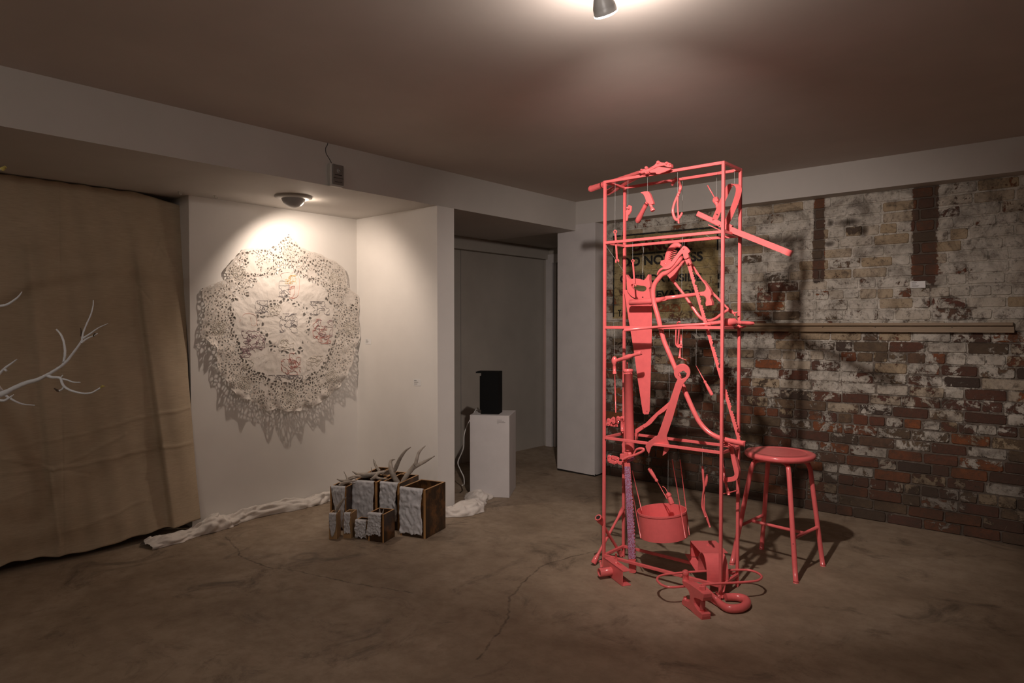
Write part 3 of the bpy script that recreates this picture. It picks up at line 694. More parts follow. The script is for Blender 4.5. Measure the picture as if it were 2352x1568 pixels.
tag(mb.build('crumpled_sheet', 'linen', loc=(-4.78, 2.6, 0)), 'long white sheet crumpled along the foot of the niche wall', 'sheet')
# ---------------------------------------------------------------- alcove plinth and black box
A, B, C_ = onz(1170, 1143.5, 0), onz(1080, 1140, 0), onz(1193, 1118.7, 0)
u_ = (B - A).normalized(); w_ = Vector((-u_.y, u_.x, 0)); w_ = w_ if w_.dot(C_ - A) > 0 else -w_
pl = thing('plinth', 'white gallery plinth in the dark alcove', 'plinth', (A + B) / 2)
HP = .695
mb = MB().obox(A, u_ * .34, w_ * .37, Vector((0, 0, HP)), 0); mb.build('body', 'plinth', pl, bevel=.003)
q0, q1 = A + u_ * .075, A + u_ * .012; e = -w_ * .001
lt = MB()
for zz, w1 in ((.655, .6), (.645, .85), (.635, 1.), (.624, .2)): lt.add([A + u_ * .105 + e + Vector((0, 0, zz)), A + u_ * (.105 - .07 * w1) + e + Vector((0, 0, zz)), A + u_ * (.105 - .07 * w1) + e + Vector((0, 0, zz + .003)), A + u_ * .105 + e + Vector((0, 0, zz + .003))], [(0, 1, 2, 3)])
lt.build('caption', 'ink', pl)
a1, a2, a3 = onz(1145, 951.5, HP), onz(1105, 950.5, HP), onz(1159.7, 945, HP)
u2 = (a2 - a1).normalized(); w2 = Vector((-u2.y, u2.x, 0)); w2 = w2 if w2.dot(a3 - a1) > 0 else -w2
bx = thing('black_box', 'matt black box standing upright on the white plinth', 'box', (a1 + a2) / 2)
zt = .362
mb = MB().obox(a1 + Vector((0, 0, .001)), u2 * (a2 - a1).length, w2 * .16, Vector((0, 0, zt - .012))); mb.build('body', 'black', bx)
ln_ = (a2 - a1).length
MB().obox(a1 + u2 * (ln_) + w2 * .01 + Vector((0, 0, .035)), u2 * .014, w2 * .14, Vector((0, 0, .29))).build('side_panel', 'black', bx)
MB().obox(a1 + Vector((0, 0, zt - .012)) - w2 * .004, u2 * (ln_ + .045), w2 * .165, Vector((0, 0, .012))).build('lid', 'black', bx)
cb = [fd(1078, 958, 5.95), fd(1068, 990, 5.98), fd(1064, 1030, 6.0), fd(1052, 1060, 6.02), fd(1057, 1078, 5.95), fd(1065, 1095, 5.9), fd(1066, 1112, 5.8), fd(1062, 1125, 5.7)]
cb[-1].z = .10; cb = [Vector(p) for p in cb]
tag(MB().tube([Vector(a1 + u2 * .2 + w2 * .12 + Vector((0, 0, .02)))] + [B + w_ * .30 + u_ * .01 + Vector((0, 0, HP + .01))] + cb[1:], .0055, 8, 6).build('power_cable', 'cable', loc=cb[-1]), 'white power cable dangling behind the plinth to the crumpled sheet', 'cable')
# ---------------------------------------------------------------- wooden boxes
Z = Vector((0, 0, 1))
def K6(x, y): return (720 + x / 5.6, 1000 + y / 5.6)
def crate(name_lbl, pr, pl_, depth, h, th=.014, light=False, ang=None, group=None, sheetp=None, seed=1):
    Cn, Ln = onz(*pr, 0), onz(*pl_, 0); w = (Ln - Cn).length; u = (Ln - Cn).normalized(); d = Vector((-u.y, u.x, 0)); d = d if d.dot(Cn) > 0 else -d
    T = thing('wooden_box', name_lbl, 'box', (Cn + Ln) / 2, group)
    E, D_ = ('light_wood', 'light_wood') if light else ('edge_wood', 'dark_wood')
    mats = [D_, E]
    # obox face order: bottom, top, -v side, +u end, +v side, -u end
    def pan(o, u__, v__, ends_u):   # board with pale edges
        q = MB().obox(o, u__, v__, Z * h); mi = [1, 1, 0, 0, 0, 0]
        for k in ends_u: mi[k] = 1
        q.m[-6:] = mi; return q.build('panel', mats, T)
    pan(Cn, u * th, d * depth, (2, 4))                         # right side board, pale end facing out
    pan(Ln - u * th, u * th, d * depth, (2, 4))
    pan(Cn + u * th + d * .002, u * (w - 2 * th), d * th, ())
    pan(Cn + u * th + d * (depth - th - .002), u * (w - 2 * th), d * th, ())
    MB().obox(Cn + u * th + d * th + Z * .002, u * (w - 2 * th), d * (depth - 2 * th), Z * th).build('base', mats, T)
    if sheetp:
        l0, r0, bot = sheetp; random.seed(seed); pz = [random.uniform(0, 6.28) for _ in range(8)]
        NUu, NVv = 26, 44; vs = []
        for j in range(NVv + 1):
            v = j / NVv
            for i in range(NUu + 1):
                uu = i / NUu
                L_ = l0(v); R_ = r0(v); s = L_ + (R_ - L_) * uu; bt = bot(uu)
                y_ = v * (bt + .05) - .05       # starts folded over the lip
                wr = mn.noise(Vector((s * 7 + seed * 5, v * 9, 0))) * .008 + abs(mn.noise(Vector((s * 9, v * 11, seed)))) * .010
                off = .003 + max(0, wr + .002)
                zz = h * (1 - y_)
                if y_ < 0:
                    p_ = Ln.lerp(Cn, s) + d * (-off * .4 + min(1, -y_ / .02) * .0 + (-y_) * .35) + Z * (h + .004)
                else: p_ = Ln.lerp(Cn, s) - d * off + Z * zz
                vs.append(p_)
        q = MB().add(vs, [(j * (NUu + 1) + i, j * (NUu + 1) + i + 1, (j + 1) * (NUu + 1) + i + 1, (j + 1) * (NUu + 1) + i) for j in range(NVv) for i in range(NUu)], 0, True)
        o = q.build('cloth_panel', 'sheet', T); sm = o.modifiers.new('s', 'SOLIDIFY'); sm.thickness = .0015
    return T, Cn, u, d, w
sw = lambda a, b_, k=9, p=0: (lambda v: a + b_ * math.sin(v * k + p))
wob = lambda b0_, a=.02, k=14: (lambda u: b0_ + a * math.sin(u * k) + a * .5 * math.sin(u * 37))
g = 'open boxes below the antlers'
bD = crate('largest open dark wooden box at the right of the group', K6(1443, 1330), K6(1117, 1282), .275, .333, .016, sheetp=(sw(-.01, .012), lambda v: .86 + .035 * math.sin(v * 8 + 1.2), wob(.93, .015)), seed=2)
bC = crate('tall dark wooden box holding the two big upright antlers', K6(1108, 1222), K6(862, 1195), .30, .333, .016, sheetp=(sw(-.01, .015), lambda v: .90 + .05 * math.sin(v * 7 + 2) - .06 * v, wob(.80, .02)), seed=3)
bB = crate('wide dark wooden box under the antler lying flat', K6(825, 1190), K6(503, 1165), .24, .330, .018, sheetp=(sw(.0, .01), lambda v: .86 + .02 * math.sin(v * 9), wob(.97, .01)), seed=4)
bA = crate('leftmost tall dark wooden box with a tapering white cloth', K6(425, 1215), K6(217, 1200), .13, .305, .012, sheetp=(lambda v: .06 + .55 * v ** 1.3, lambda v: .93 + .02 * math.sin(v * 9), wob(.95, .02)), seed=5)
b1 = crate('slim honey coloured box holding a forked antler tip', K6(303, 1335), K6(200, 1335), .10, .174, .008, True, sheetp=(lambda v: .05 + .30 * v ** 3, lambda v: .93 - .35 * v ** 4, wob(.86, .04, 6)), seed=6)
b2 = crate('slim empty honey coloured box second from the left', K6(487, 1325), K6(385, 1320), .105, .172, .008, True, sheetp=(sw(.14, .02), lambda v: .88 + .05 * math.sin(v * 9), wob(.78, .02)), seed=7)
b3 = crate('shortest dark box, half covered with white cloth', K6(692, 1335), K6(540, 1322), .085, .125, .009, False, sheetp=(sw(.0, .03), lambda v: .93 + .04 * math.sin(v * 8), wob(.9, .05)), seed=8)
b4 = crate('small dark box at the front with two antler points showing', K6(907, 1380), K6(703, 1355), .145, .19, .012, False, sheetp=(lambda v: .02 - .16 * v ** 3, lambda v: .86 - .06 * v, wob(.76, .04, 7)), seed=9)
bE = crate('dark wooden box at the back left, mostly hidden', K6(868, 1042), K6(695, 1030), .2, .333, .012, seed=10)
bF = crate('dark wooden box at the back right behind the tall antlers', K6(1040, 1090), K6(905, 1075), .2, .320, .012, seed=11)
def antler(label, dep, branches, loc):
    T = MB()
    for pts, rr_ in branches:
        T.tube([fd(*K6(x, y), dep + dd) for x, y, dd in pts], [q * 1.42 for q in rr_], 12, 6, jit=.04)
    return tag(T.build('antler', 'antler', loc=loc), label, 'antler')
antler('big grey antler curving up to a single tine, left of the tall pair', 4.86, [([(1135, 680, .0), (1060, 570, 0), (1010, 470, 0), (990, 380, .02), (1000, 320, .04), (1050, 305, .06)], [.012, .014, .014, .010, .007, .002]), ([(1010, 470, 0), (1050, 430, 0), (1110, 300, -.03), (1180, 200, -.05), (1250, 150, -.06)], [.012, .011, .009, .006, .002])], fd(*K6(1100, 640), 4.86))
antler('big forked grey antler leaning right above the box', 4.87, [([(1110, 680, .02), (1180, 540, .02), (1250, 450, .03), (1310, 380, .03)], [.011, .012, .012, .013]), ([(1310, 385, .03), (1325, 320, .03), (1360, 210, .05), (1440, 130, .07)], [.011, .009, .007, .002]), ([(1300, 400, .03), (1350, 375, .03), (1440, 330, .03), (1560, 262, .02)], [.012, .010, .008, .002])], fd(*K6(1120, 640), 4.89))
antler('thick antler lying flat across the wide box', 4.98, [([(500, 462, .02), (560, 492, .01), (640, 505, 0), (780, 500, 0), (860, 475, 0), (920, 445, 0)], [.002, .007, .012, .013, .009, .002]), ([(780, 500, 0), (640, 525, 0), (520, 528, -.02), (420, 555, -.03)], [.012, .010, .007, .002])], fd(*K6(700, 500), 4.98))
antler('forked antler resting between the wide box and the next', 4.90, [([(740, 565, 0), (790, 535, 0), (830, 490, .02), (900, 470, .04), (975, 445, .06)], [.006, .009, .007, .005, .002]), ([(800, 530, 0), (840, 550, 0), (900, 555, -.01), (960, 560, -.02)], [.009, .007, .005, .002]), ([(880, 500, .1), (960, 450, .1), (1080, 415, .08)], [.006, .004, .002])], fd(*K6(790, 535), 4.90))
antler('pale antler tip poking out of the leftmost tall box', 4.80, [([(340, 645, .0), (390, 610, 0), (450, 595, 0), (560, 578, .02)], [.010, .009, .007, .002]), ([(300, 560, .1), (360, 580, .1), (440, 575, .1), (520, 545, .1), (545, 560, .1)], [.002, .006, .007, .005, .004]), ([(390, 460, .15), (420, 520, .15), (440, 570, .12)], [.001, .003, .005])], fd(*K6(350, 640), 4.8))
antler('thin upright tines behind the flat antler', 5.12, [([(768, 300, 0), (790, 380, 0), (840, 455, -.02), (870, 500, -.02)], [.001, .004, .006, .006]), ([(785, 320, .05), (820, 400, .03), (855, 450, 0)], [.001, .003, .005]), ([(740, 408, 0), (750, 470, 0), (756, 520, 0)], [.001, .003, .004])], fd(*K6(850, 480), 5.12))
antler('forked antler tip standing in the slim left box', 4.61, [([(283, 1040, 0), (300, 960, 0), (345, 880, 0), (380, 830, 0), (425, 790, 0)], [.006, .007, .008, .005, .002]), ([(305, 955, 0), (305, 920, .01), (288, 885, .02)], [.006, .004, .0015])], fd(*K6(285, 1030), 4.61))
antler('pair of short antler points inside the small front box', 4.60, [([(852, 1050, 0), (850, 980, 0), (853, 905, 0)], [.006, .005, .001]), ([(885, 1060, -.02), (893, 990, -.02), (908, 935, -.02)], [.005, .004, .001]), ([(852, 1050, 0), (885, 1060, -.02)], [.006, .005])], fd(*K6(860, 1045), 4.60))
# ---------------------------------------------------------------- white painted tree at the left
def KB(x, y): return (x / 5.225, 640 + y / 5.225)
tr_ = thing('painted_tree', 'bare tree painted white reaching in from the left of the room', 'tree', onz(-520, 1500, 0))
dt = 2.75
def br(pts, rr_, dep=dt, name='branch', mat='branch', par=tr_):
    P = [fd(*KB(x, y), dep + (dd if dd else 0)) for x, y, *dd_ in pts for dd in [dd_[0] if dd_ else 0]]
    return MB().tube(P, rr_, 9, 5, jit=.10).build(name, mat, par)
br([(-2400, 2500, .0), (-1700, 2000, .0), (-900, 1600, .0), (-400, 1480), (0, 1388), (150, 1320), (310, 1250), (450, 1210), (560, 1155), (680, 1085), (780, 1010), (870, 900), (975, 755), (985, 700)], [.035, .02, .013, .0095, .0085, .0065, .0055, .0045, .003])
br([(985, 720), (1000, 640), (1050, 520), (1090, 430), (1115, 330), (1120, 255)], [.004, .003, .0025, .0015])
br([(1000, 710), (1080, 660), (1180, 590), (1295, 537)], [.004, .0028, .0015]); br([(980, 765), (1050, 715), (1120, 685), (1170, 655)], [.004, .003, .002])
br([(755, 1040), (770, 960), (780, 880), (765, 760), (730, 670), (675, 605)], [.004, .005, .0045, .004, .003]); br([(772, 955), (770, 925)], .0042, mat='bark', name='bare_patch'); br([(765, 1010), (762, 1000), (766, 992)], .0042, mat='bark', name='bare_patch')
br([(560, 1160), (620, 1180), (720, 1190), (745, 1250), (770, 1290), (830, 1330), (900, 1355), (1000, 1375), (1090, 1370), (1160, 1335), (1225, 1295)], [.0065, .0055, .005, .004, .0035, .003]); br([(725, 1190), (740, 1170), (755, 1155)], [.003, .0015]); br([(750, 1200), (810, 1215), (880, 1240), (965, 1243)], [.0035, .003, .0028, .002])
br([(770, 1290), (745, 1325), (705, 1345)], [.004, .003]); br([(710, 1350), (680, 1335), (650, 1315)], [.004, .0045, .002], mat='bark', name='bare_patch'); br([(1205, 1310), (1230, 1290), (1262, 1292)], [.003, .005, .001], mat='bud', name='bud'); br([(972, 690), (975, 640), (968, 590)], [.003, .003, .001], mat='bark', name='bare_patch'); br([(1120, 690), (1140, 660), (1150, 680)], [.003, .004, .001], mat='bark', name='bare_patch')
br([(-1700, 1500), (-900, 700), (-300, 380), (0, 328), (80, 310), (150, 270), (220, 215), (265, 155)], [.02, .012, .007, .005, .0045, .0035, .002])
br([(-900, 1600), (-300, 1350), (-60, 1180), (0, 1130), (60, 1070), (130, 1020), (205, 965)], [.012, .009, .006, .005, .004, .002]); br([(40, 1080), (80, 1105)], [.005, .004])
br([(-400, 1480), (-100, 1450), (40, 1462), (90, 1440), (130, 1415), (165, 1390)], [.008, .006, .005, .004, .002])
br([(-300, 1000), (-100, 1200, .1), (0, 1310, .15), (60, 1390, .2), (130, 1440, .2), (260, 1500, .22), (420, 1518, .25)], [.008, .006, .006, .005, .004, .002], dep=2.9)
P_ = [onz(-520, 1500, 0), fd(-500, 1300, 2.7), fd(*KB(-2400, 2500), 2.75), fd(-430, 1000, 2.75), fd(*KB(-1700, 1500), 2.75), fd(-420, 600, 2.8), fd(-250, 420, 2.8), fd(-60, 410, 2.8), fd(6, 386, 2.8)]
MB().tube(P_, [.05, .045, .04, .035, .028, .02, .014, .008, .004], 12, 5, jit=.06).build('trunk', 'branch', tr_)
MB().tube([fd(4, 389, 2.8), fd(13, 383, 2.8)], [.009, .006], 8).build('bud', 'bud', tr_)
MB().lathe(onz(-520, 1500, 0), onz(-520, 1500, 0) + Vector((0, 0, .06)), ((0, .22), (.8, .22), (1, .20)), 32).build('base', 'plinth', tr_)
# ================================================================== PINK SCULPTURE
X0, X1, Y0, Y1, ZT = -2.222, -1.488, 3.400, 3.622, 2.312
RZ = (.068, .779, 1.440, 1.944, 2.304)
def KK(ox, oy, k): return lambda x, y: (ox + x / k, oy + y / k)
K1, K2, K3, K4, K5 = KK(1340, 340, 4.612), KK(1340, 540, 5.226), KK(1340, 760, 4.9), KK(1340, 940, 4.9), KK(1340, 1140, 5.227)
KA, K7, K8, K9, K10, K11 = KK(1400, 600, 9.046), KK(1380, 700, 6.533), KK(1380, 940, 11.2), KK(1500, 540, 9.8), KK(1350, 360, 11.2), KK(1540, 1240, 8.254)
cg = thing('tool_frame', 'tall open pink steel frame with four shelf levels, hung with tools', 'frame', ((X0 + X1) / 2, (Y0 + Y1) / 2, 0))
hb = .008
for x in (X0, X1):
    for y in (Y0, Y1): MB().box((x - hb, y - hb, .0), (x + hb, y + hb, ZT)).build('leg', 'pink', cg, bevel=.0015)
for z in RZ:
    for y in (Y0, Y1): MB().box((X0 + hb, y - hb, z - hb), (X1 - hb, y + hb, z + hb)).build('rail', 'pink', cg, bevel=.0015)
    for x in (X0, X1): MB().box((x - hb, Y0 + hb, z - hb), (x + hb, Y1 - hb, z + hb)).build('side_rail', 'pink', cg, bevel=.0015)
TG = 'pink painted hand tools hung in the frame'
def tool(name, label, cat, loc): return thing(name, label, cat, loc, TG)
def yp(k, l, y): return [ony(*k(*q), y) for q in l]
def line(T, k, a, b, y, yb=None):    # thin hanging line
    p, q = ony(*k(*a), y if yb is None else yb), ony(*k(*b), y); MB().tube([p, q], .0005, 5).build('hanging_line', 'nylon', T)
def hang(T, p, z1, y=None):          # straight up from p to the rail height z1
    MB().tube([p, Vector((p.x, p.y, z1))], .00055, 5).build('hanging_line', 'nylon', T)
YT = lambda th: Vector((0, th, 0))
def circ(c, r, n=20, ph=0, sx=1):    # circle in an XZ plane
    return [Vector((c.x + r * sx * math.cos(2 * math.pi * i / n + ph), c.y, c.z + r * math.sin(2 * math.pi * i / n + ph))) for i in range(n)]
# --- bolt cutter across the top
a, b_ = onz(*K10(70, 830), 2.332), onz(*K10(1340, 400), 2.345); c_ = onz(*K10(520, 915), 2.332)
T = tool('bolt_cutter', 'long pink two-handled cutter lying across the top of the frame', 'tool', b_)
j = ony(*K10(1520, 390), 3.37); j2 = ony(*K10(1700, 250), 3.35)
MB().tube([a, a.lerp(b_, .28), a.lerp(b_, .30), b_, j], [.0195, .018, .014, .012, .013], 14).build('handle', 'pink', T)
MB().lathe(a, a.lerp(b_, .28), ((0, .016), (.04, .021), (.10, .0215), (.12, .0195), (.85, .018), (.9, .0205), (1, .0195)), 20).build('grip', 'pink', T)
MB().tube([c_, c_.lerp(j, .3), c_.lerp(j, .32), j], [.019, .019, .014, .013], 14).build('handle', 'pink', T)
pj = lambda l, y: [ony(*K10(*q), y) for q in l]
MB().plate(pj([(1330, 380), (1360, 330), (1480, 300), (1510, 255), (1560, 290), (1700, 215), (1780, 130), (1830, 110), (1870, 140), (1990, 150), (2040, 130), (2140, 180), (2145, 265), (2060, 270), (1960, 225), (1830, 240), (1710, 290), (1560, 365), (1560, 420), (1500, 455), (1480, 400), (1340, 430)], 3.355), YT(.028)).build('upper_jaw', 'pink', T, bevel=.003)
MB().plate(pj([(1560, 360), (1700, 300), (1830, 245), (1900, 262), (2140, 295), (2130, 320), (1980, 385), (1830, 440), (1750, 440), (1740, 405), (1600, 410)], 3.350), YT(.020)).build('lower_jaw', 'pink', T, bevel=.003)
for x, y, r in ((1820, 145, .010), (2040, 165, .008), (2120, 190, .007), (1515, 285, .009), (1520, 410, .009), (1360, 400, .007), (1400, 340, .006)):
    q = ony(*K10(x, y), 3.358); MB().lathe(q, q - YT(.014), ((0, r), (.5, r), (1, r * .6)), 8).build('bolt', 'pink', T)
# --- claw hammer hung by its head
y = 3.405
T = tool('claw_hammer', 'pink claw hammer hanging from the top front bar, handle slanting down', 'hammer', ony(*K1(700, 560), y))
MB().plate(yp(K1, [(600, 470), (640, 458), (680, 454), (700, 480), (720, 530), (738, 575), (736, 592), (704, 600), (690, 590), (665, 575), (655, 540), (648, 520), (630, 488)], y), YT(.022)).build('claw', 'pink', T, bevel=.003)
p, q = ony(*K1(708, 590), y + .011), ony(*K1(738, 665), y + .011); MB().lathe(p, q, ((0, .0085), (.15, .0095), (.35, .0075), (.6, .0075), (.72, .0125), (.95, .0130), (1, .0115)), 18).build('poll', 'pink', T)
MB().lathe(ony(*K1(672, 580), y + .012), ony(*K1(572, 778), y + .09), ((0, .010), (.1, .0125), (.3, .0125), (.5, .013), (.8, .0165), (.96, .017), (1, .012)), 16).build('handle', 'pink', T)
hang(T, ony(*K1(680, 456), y), RZ[4])
# --- coping saw edge-on
y = 3.408
T = tool('coping_saw', 'narrow curved pink bow with a straight bar, hanging beside the hammer', 'saw', ony(*K1(1000, 620), y))
MB().tube(yp(K1, [(935, 392), (965, 345), (990, 318)], 3.60), [.009, .011, .008], 10, 3).build('hook', 'pink', T)
MB().tube([ony(*K1(1015, 360), 3.58)] + yp(K1, [(1028, 410), (1018, 460), (1000, 500), (965, 580), (947, 660), (962, 730), (990, 760), (1020, 730), (1048, 682)], y + .01), [.007, .009, .008, .007, .007, .008, .008, .007, .006], 10, 5).build('bow', 'pink', T)
MB().plate(yp(K1, [(994, 480), (1004, 480), (1001, 600), (1008, 700), (1014, 798), (1000, 796), (995, 700), (990, 600)], y), YT(.006)).build('bar', 'pink', T)
MB().lathe(ony(*K1(1003, 480), y), ony(*K1(1003, 512), y), ((0, .006), (.5, .008), (1, .005)), 10).build('collar', 'pink', T)
hang(T, ony(*K1(998, 480), y), RZ[4])
# --- small adjustable wrench edge-on
y = 3.41
T = tool('adjustable_wrench', 'small pink wrench hanging edge-on before the back left post', 'wrench', ony(*K1(480, 650), y))
MB().plate(yp(K1, [(478, 602), (508, 612), (503, 665), (482, 702), (470, 712), (460, 770), (448, 770), (450, 690), (444, 670), (462, 648), (466, 620)], y), YT(.012)).build('body', 'pink', T, bevel=.002)
MB().lathe(ony(*K1(462, 632), y - .004), ony(*K1(490, 640), y - .004), ((0, .005), (.5, .007), (1, .005)), 10).build('knurl', 'pink', T)
hang(T, ony(*K1(472, 606), y + .002), RZ[4])
# --- nut driver at top right
y = 3.60
T = tool('nut_driver', 'thin pink rod with a six-sided collar and short handle, top right of the frame', 'screwdriver', ony(*K1(1400, 550), y))
MB().tube([ony(*K1(1315, 395), y), ony(*K1(1398, 540), y)], .0035, 8).build('shaft', 'pink', T)
MB().lathe(ony(*K1(1378, 565), y), ony(*K1(1430, 538), y), ((0, .013), (.2, .018), (.8, .018), (1, .013)), 6).build('hex_collar', 'pink', T)
MB().lathe(ony(*K1(1400, 565), y), ony(*K1(1445, 660), y), ((0, .009), (.2, .012), (.35, .009), (.5, .013), (.9, .013), (1, .009)), 12).build('handle', 'pink', T)
hang(T, ony(*K1(1412, 535), y), RZ[4])
# --- long strap bar with loop
y = 3.50
T = tool('strap_wrench', 'long pink flat bar with a looped strap, jutting out right of the frame', 'tool', ony(*K1(1480, 800), y))
d = (ony(*K1(1570, 860), y) - ony(*K1(1190, 695), y)).normalized(); nz_ = Vector((-d.z, 0, d.x)); 
L0, L1 = ony(*K1(1200, 690), y), ony(*K1(1565, 862), y); MB().obox(L0 - nz_ * .014, L1 - L0, YT(.016), nz_ * .028).build('inner_bar', 'pink', T, bevel=.003)
MB().obox(ony(*K1(1325, 808), y - .01) - nz_ * .004, (L1 - L0) * .40, YT(.03), nz_ * .004).build('lip', 'pink', T)
R0, R1 = ony(*K1(1552, 860), y - .002), ony(*K1(2120, 1085), y - .002)
MB().obox(R0 - nz_ * .0155, R1 - R0, YT(.004), nz_ * .031).build('outer_bar', 'pink', T, bevel=.001)
MB().ribbon([R1 - d * .004, R1 + d * .022 + YT(.003), R1 + d * .034 + YT(.018), R1 + d * .032 + YT(.045)], nz_ * .031, .004, 4).build('curled_end', 'pink', T)
MB().obox(ony(*K1(1525, 830), y - .005) - nz_ * .016, d * .022, YT(.024), nz_ * .032).build('clamp_block', 'pink', T, bevel=.002)
MB().ribbon([ony(*K1(*q), yy) for q, yy in (((1392, 755), y), ((1440, 640), y + .01), ((1500, 500), y + .02), ((1550, 400), y + .03), ((1590, 382), y + .035), ((1635, 400), y + .04), ((1645, 460), y + .04), ((1610, 580), y + .035), ((1560, 700), y + .02), ((1510, 810), y + .01))], Vector((.020, .026, 0)), .004, 5).build('strap_loop', 'pink', T)
for x_, y_ in ((1415, 700), (1440, 818)): q = ony(*K1(x_, y_), y - .001); MB().lathe(q, q - YT(.0012), ((0, .0032), (1, .0032)), 10).build('rivet_hole', 'dark', T)
hang(T, ony(*K1(1598, 380), y + .035), RZ[4])
# --- combination wrenches
def spanner(label, kf, t_, b__, r, y, ztop):
    T = tool('combination_wrench', label, 'wrench', ony(*kf(*t_), y)); c = ony(*kf(*t_), y); e = ony(*kf(*b__), y); d = (e - c).normalized(); s_ = Vector((d.z, 0, -d.x))
    MB().plate(circ(c, r), YT(.006), [circ(c, r * .55, 12)]).build('ring_end', 'pink', T)
    MB().plate([c + d * r * .8 - s_ * r * .45, c + d * r * .8 + s_ * r * .45, e - d * r * .8 + s_ * r * .4, e - d * r * .8 - s_ * r * .4], YT(.005)).build('shank', 'pink', T)
    h_ = [e + (d * math.cos(t) + s_ * math.sin(t)) * r * 1.15 for t in [R(v) for v in range(35, 330, 20)]]
    h_ += [e + (d * .45 - s_ * .5) * r, e - d * .25 * r - s_ * .35 * r, e - d * .25 * r + s_ * .35 * r, e + (d * .45 + s_ * .45) * r]
    MB().plate(h_, YT(.006)).build('open_end', 'pink', T); hang(T, c + Vector((0, 0, r)), ztop); return T
spanner('small pink combination wrench hanging just inside the front left post', K1, (335, 886), (355, 1195), .0115, 3.408, RZ[4])
spanner('small pink wrench hanging in front of the hand saw handle', K1, (522, 1195), (541, 1455), .0095, 3.404, RZ[3])
# --- hand saw
y = 3.56
T = tool('hand_saw', 'large pink hand saw hanging blade down at the left of the frame', 'saw', ony(1468, 680, y))
MB().plate([ony(*q, y) for q in ((1433, 665), (1440, 666), (1450, 682), (1460, 688), (1480, 690), (1497, 697), (1497, 760), (1494.5, 860), (1492, 944), (1489.5, 951), (1480, 951.5), (1476.5, 948), (1466, 880), (1455, 800), (1444, 735))], YT(.0022)).build('blade', 'pink', T)
hp = cr([Vector((x, y_, 0)) for x, y_ in [(345, 275), (365, 300), (395, 340), (440, 368), (520, 356), (600, 362), (690, 388), (742, 368), (775, 320), (805, 272), (826, 290), (826, 380), (836, 450), (835, 530), (815, 570), (832, 640), (840, 720), (852, 800), (862, 872), (780, 860), (680, 830), (560, 780), (480, 740), (420, 690), (372, 610), (362, 520), (354, 400)]], 3)
hh_ = cr([Vector((x, y_, 0)) for x, y_ in [(436, 500), (470, 470), (540, 482), (640, 502), (720, 512), (762, 540), (757, 595), (705, 625), (600, 615), (520, 588), (455, 545)]], 3)
MB().plate([ony(*KA(p.x, p.y), y - .012) for p in hp[:-1]], YT(.026), [[ony(*KA(p.x, p.y), y - .012) for p in hh_[:-1]]]).build('handle', 'pink', T, bevel=.003)
for x_, y_ in ((690, 745), (640, 840)): q = ony(*KA(x_, y_), y - .012); MB().lathe(q, q - YT(.002), ((0, .0045), (1, .004)), 12).build('saw_nut', 'dark', T)
q = ony(1486, 944, y); MB().lathe(q, q - YT(.001), ((0, .0025), (1, .0025)), 10).build('blade_hole', 'dark', T)
hang(T, ony(*KA(690, 385), y), RZ[3])
# --- framing hammer lying across
y = 3.47
T = tool('framing_hammer', 'pink framing hammer held level across the middle, head to the right', 'hammer', ony(*KA(1500, 720), y))
MB().tube([ony(*KA(418, 858), y + .02), ony(*KA(430, 856), y + .02), ony(*KA(840, 830), y + .01), ony(*KA(1040, 800), y), ony(*KA(1180, 765), y)], [.013, .0175, .017, .015, .012], 16).build('grip', 'pink', T)
MB().plate([ony(*KA(*q), y - .01) for q in ((1080, 825), (1110, 770), (1190, 715), (1185, 800), (1150, 820))], YT(.02)).build('grip_flare', 'pink', T, bevel=.002)
MB().lathe(ony(*KA(1170, 763), y), ony(*KA(1990, 660), y), ((0, .0115), (.5, .0105), (1, .011)), 18).build('shaft', 'pink', T)
MB().plate([ony(*KA(*q), y - .016) for q in ((1870, 655), (1900, 635), (1960, 620), (1990, 600), (1998, 550), (1985, 500), (1955, 440), (1928, 372), (1960, 410), (2010, 480), (2060, 545), (2100, 620), (2114, 690), (2095, 730), (2090, 770), (2112, 815), (2122, 850), (2125, 912), (1995, 930), (1988, 870), (2005, 800), (1990, 745), (1940, 715), (1880, 715))], YT(.032)).build('head', 'pink', T, bevel=.004)
hang(T, ony(*KA(1500, 690), y), RZ[3])
# --- big bow saw
y = 3.44
T = tool('bow_saw', 'big pink bow saw standing on its end through the middle of the frame', 'saw', ony(*K3(1700, 1240), y))
fr = [ony(*K9(*q), y) for q in ((660, 480), (560, 600), (430, 735), (300, 845))] + [ony(*KA(*q), y) for q in ((1100, 270), (1000, 380), (935, 480), (905, 600), (905, 720), (925, 860), (965, 1010), (1020, 1200))] + [ony(*K3(*q), y) for q in ((900, 90), (965, 250), (1040, 430), (1095, 560), (1165, 730), (1240, 900), (1310, 1030), (1400, 1130), (1500, 1190), (1600, 1222), (1720, 1250), (1815, 1268))]
MB().tube(fr, [.011] + [.0135] * 20 + [.014], 14, 3).build('frame_tube', 'pink', T)
MB().plate([ony(*K3(*q), y - .006) for q in ((1660, 1215), (1820, 1240), (1812, 1302), (1650, 1272))], YT(.012)).build('end_plate', 'pink', T, bevel=.002)
lev = cr([Vector((a, b_, 0)) for a, b_ in [(690, 235), (750, 265), (808, 335), (818, 380), (782, 420), (800, 500), (700, 530), (672, 420), (630, 435), (560, 520), (470, 650), (380, 740), (290, 770), (215, 768), (135, 825), (92, 890), (86, 868), (125, 785), (195, 728), (280, 712), (390, 620), (500, 470), (590, 350), (640, 285)]], 2)
MB().plate([ony(*K9(p.x, p.y), y - .022) for p in lev[:-1]], YT(.012)).build('tension_lever', 'pink', T, bevel=.002)
MB().plate([ony(*K9(*q), y - .012) for q in ((690, 520), (790, 470), (825, 580), (850, 645), (820, 672), (750, 665))], YT(.024)).build('yoke', 'pink', T, bevel=.003)
